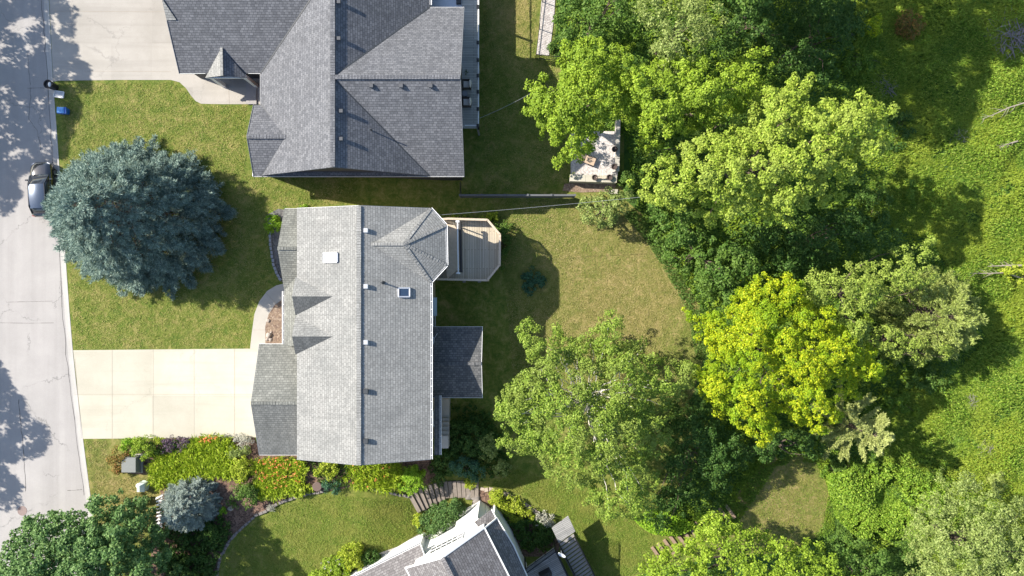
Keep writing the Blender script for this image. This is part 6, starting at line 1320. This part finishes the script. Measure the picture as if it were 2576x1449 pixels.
SHR('hosta_plant', 'big leaved light hosta group under the orange daylilies, left', 'plant', [(655, 1235), (690, 1228), (695, 1258), (665, 1262), (652, 1252)], .5, 'limey', (.26, .16), seed=205, per=12)
SHR('hosta_plant', 'big leaved light hosta group under the orange daylilies, right', 'plant', [(700, 1225), (785, 1222), (788, 1240), (745, 1252), (705, 1250)], .5, 'limey', (.26, .16), seed=206, per=12)
bladebed('ground_cover', 'dark leafy ground cover in the shade behind the back stairs', 'ground cover', [(1128, 1010), (1240, 1040), (1260, 1100), (1280, 1180), (1230, 1215), (1140, 1180), (1128, 1130)], .4, 'dark', 120, (.22, .12), 207)
bladebed('ground_cover', 'green ground cover in the house side bed', 'ground cover', [(1230, 1290), (1300, 1290), (1400, 1330), (1400, 1380), (1300, 1395), (1255, 1350)], .3, 'mid', 120, (.2, .11), 208)
# ------------------------------------------------------------------ meadow, undergrowth, vines
def scatter_px(poly, n, rs): return sample(poly, n, rs)
def meadow(name, poly, n, blade, lm, seed, lean=(0.5, 0.15), h=.35, cat=None, lab=None, wide=.05, jit=.55, clump=.55, rand=False, holes=0.0):
    rs = np.random.RandomState(seed); P = sample(poly, n, rs); zz = np.full(n, -1.5)
    for _ in range(8): Wp = px2w(P, zz); zz = 0.5 * zz + 0.5 * tz(Wp[:, 0], Wp[:, 1])
    Wp = px2w(P, zz)
    if holes > 0:
        q = sum(np.sin(Wp[:, 0] * k_ + 2.1 * np.sin(Wp[:, 1] * k_ * .8 + k_)) * np.sin(Wp[:, 1] * k_ * 1.1 + 1.7 * np.sin(Wp[:, 0] * k_ * .7)) / (1 + .15 * k_) for k_ in (.5, 1.3, 3.1, 6.3)); Wp = Wp[(q + rs.normal(size=n) * .35) > (-1.6 + 2.2 * holes)]; n = len(Wp)
    keep = np.ones(n, bool)
    f = np.sin(Wp[:, 0] * .9 + 1.3 * np.sin(Wp[:, 1] * .7)) + np.sin(Wp[:, 1] * 1.1 + 1.7 * np.sin(Wp[:, 0] * .6 + 2)); hh = h * (1 + clump * f * .5)
    f2 = np.sin(Wp[:, 0] * .33 + 2 * np.sin(Wp[:, 1] * .21)); 
    Wp[:, 2] = tz(Wp[:, 0], Wp[:, 1]) + rs.uniform(0.02, 1, n) * np.maximum(hh, .08)
    a = rs.uniform(0, 6.28, n) if rand else rs.normal(size=n) * 1.6 + 1.2 * f2; D = unit(np.stack([np.cos(a) * .9 + lean[0], np.sin(a) * .9 + lean[1], rs.uniform(.1, 1.1, n)], 1))
    Nn = unit(np.array([0, 0, 1.0]) + rs.normal(size=(n, 3)) * jit)
    o = leaves(name, Wp, Nn, blade * rs.uniform(.5, 1.4, n), wide * rs.uniform(.7, 1.4, n), LM[lm], None, D=D); tag(o, lab, cat, kind='stuff'); return o
GR = [(2150, -60), (2700, -60), (2700, 1500), (2300, 1500), (2330, 1250), (2200, 1150), (2240, 1000), (2400, 940), (2480, 850), (2400, 700), (2340, 600), (2200, 560), (2180, 480), (2240, 300), (2150, 200)]
meadow('tall_grass', GR, 330000, .28, 'grass', 301, lab='tall green meadow grass along the right of the picture', cat='grass', wide=.05, clump=.9, h=.4, holes=.15)
meadow('tall_grass', [(1400, -60), (2700, -60), (2700, 1560), (2080, 1560), (2010, 1410), (2110, 1340), (2125, 1225), (2075, 1145), (1930, 1150), (1830, 1270), (1700, 1335), (1630, 1325), (1740, 1240), (1770, 1000), (1780, 800), (1650, 600), (1600, 520), (1570, 340), (1480, 330), (1400, 140)], 150000, .30, 'under', 302, lab='leafy undergrowth on the floor of the wood', cat='undergrowth', wide=.11, h=.25).name = 'undergrowth'
meadow('vines', [(2072, 1190), (2150, 1170), (2240, 1160), (2330, 1190), (2390, 1200), (2340, 1290), (2310, 1350), (2220, 1350), (2140, 1340), (2100, 1300)], 75000, .17, 'vine', 303, lab='bright broad leaved vines covering the ground left of the willow', cat='vines', wide=.15, h=.9, jit=.6, rand=True, holes=.5, clump=1.2)
meadow('vines', [(2070, 1130), (2120, 1150), (2150, 1330), (2080, 1400), (2160, 1400), (2300, 1360), (2320, 1449), (2200, 1500), (2050, 1449), (2100, 1340), (2112, 1230), (2085, 1160)], 22000, .18, 'mid', 304, lab='mid green creeper along the edge of the small dry lawn', cat='vines', wide=.12, h=.4)
meadow('vines', [(1590, 1300), (1640, 1280), (1720, 1300), (1750, 1320), (1700, 1345), (1640, 1338), (1610, 1320)], 9000, .18, 'lime', 305, lab='lime green creeper at the foot of the birch by the timber steps', cat='vines', wide=.14, h=.6)

meadow('meadow_weeds', GR, 110000, .12, 'vine', 306, lab='patchy broad leaved weeds among the meadow grass', cat='weeds', wide=.09, h=.5, clump=1.6, rand=True, holes=.75)
# short blades over the mown lawns
LM['turf'] = leafmat('turf_blades', (0.09, 0.155, 0.016), (0.21, 0.25, 0.04), (0.44, 0.40, 0.14), 0.2, patch=(0.46, 0.37, 0.16), pscale=0.55)
LM['turfd'] = leafmat('dry_turf_blades', (0.16, 0.18, 0.035), (0.30, 0.27, 0.09), (0.46, 0.38, 0.19), 0.2, patch=(0.15, 0.22, 0.03), pscale=0.28)
LM['turfl'] = leafmat('lush_turf_blades', (0.08, 0.165, 0.014), (0.17, 0.25, 0.03), (0.29, 0.34, 0.07), 0.2, patch=(0.27, 0.27, 0.06), pscale=0.6)
LAWNS = [([(150, 210), (430, 206), (470, 232), (500, 266), (618, 268), (618, 440), (700, 445), (900, 450), (900, 512), (700, 520), (672, 545), (680, 690), (660, 740), (628, 800), (625, 874), (190, 878), (170, 640)], 100000),
         ([(215, 1108), (270, 1108), (272, 1200), (330, 1200), (375, 1200), (392, 1245), (385, 1340), (250, 1340)], 9000),
         ([(560, 1470), (570, 1400), (610, 1335), (700, 1275), (820, 1245), (1030, 1258), (1045, 1340), (940, 1400), (860, 1450), (700, 1500)], 45000),
         ([(1240, 500), (1440, 500), (1600, 560), (1690, 680), (1750, 760), (1770, 900), (1740, 1020), (1500, 1000), (1290, 950), (1270, 700)], 90000),
         ([(1230, 1220), (1300, 1180), (1650, 1300), (1640, 1400), (1540, 1500), (1430, 1340), (1330, 1250)], 45000),
         ([(1870, 1240), (1960, 1150), (2060, 1150), (2095, 1230), (2080, 1340), (1990, 1390), (1900, 1340)], 14000),
         ([(1215, -20), (1350, -20), (1345, 130), (1400, 160), (1430, 460), (1220, 480)], 30000)]
for i, (pl_, n_) in enumerate(LAWNS):
    meadow('grass', pl_, int(n_ * .6), .10, ('turf', 'turfd', 'turfl', 'turfd', 'turfl', 'turfl', 'turf')[i], 320 + i, lab='short mown turf blades of the lawns around the houses', cat='grass', wide=.035, h=.04, jit=.35).name = 'turf'

bladebed('ground_cover', 'dark leafy ground cover right below the small silver blue spruce', 'ground cover', [(400, 1320), (470, 1325), (560, 1295), (590, 1335), (555, 1385), (540, 1449), (535, 1500), (420, 1500)], .4, 'dark', 150, (.22, .12), 209)
bladebed('ground_cover', 'green ground cover around the barrel table under the gable end', 'ground cover', [(775, 1160), (885, 1168), (885, 1222), (850, 1226), (795, 1212)], .3, 'mid', 200, (.18, .08), 210)
bladebed('ground_cover', 'dark green ground cover under the purple driveway bushes', 'ground cover', [(345, 1110), (480, 1105), (475, 1140), (410, 1155), (360, 1150)], .3, 'mid', 220, (.16, .08), 211)
meadow('fringe_weeds', [(1800, 1330), (1812, 1270), (1900, 1150), (1925, 1132), (2060, 1138), (2112, 1225), (2095, 1340), (2000, 1400), (1985, 1385), (2070, 1325), (2085, 1230), (2050, 1162), (1950, 1172), (1875, 1290), (1830, 1340)], 16000, .14, 'under', 330, lab='ragged weeds fringing the small dry clearing', cat='weeds', wide=.06, h=.25, rand=True, holes=.4)
meadow('fringe_weeds', [(1585, 520), (1665, 590), (1720, 680), (1775, 765), (1785, 900), (1750, 905), (1728, 780), (1676, 690), (1628, 610), (1570, 545)], 11000, .13, 'mid', 331, lab='ragged weeds fringing the back lawn below the wood', cat='weeds', wide=.06, h=.25, rand=True, holes=.3)

for i, (x, y, r_, n_, lab) in enumerate(((2120, 80, 1.0, 60, 'loose grey twigs in the shade of the upper right wood'), (2480, 1130, .9, 50, 'few dry brown stalks standing in the sunlit meadow above the willow'), (2440, 1010, .8, 40, 'faint dry stalks in the meadow shade below the olive spruce'), (2410, 345, .8, 40, 'few dry stalks at the shade edge in the upper meadow'))):
    brush('dry_stalks', lab, x, y, r_, n_, 'deadg', .5, .3, .9, .010, 60 + i, 'dry stalks')
sheet('bare_soil_patch', [(2470, 30), (2520, 20), (2600, 20), (2600, 150), (2560, 160), (2500, 140), (2465, 90)], 0.05, M['mulch'])
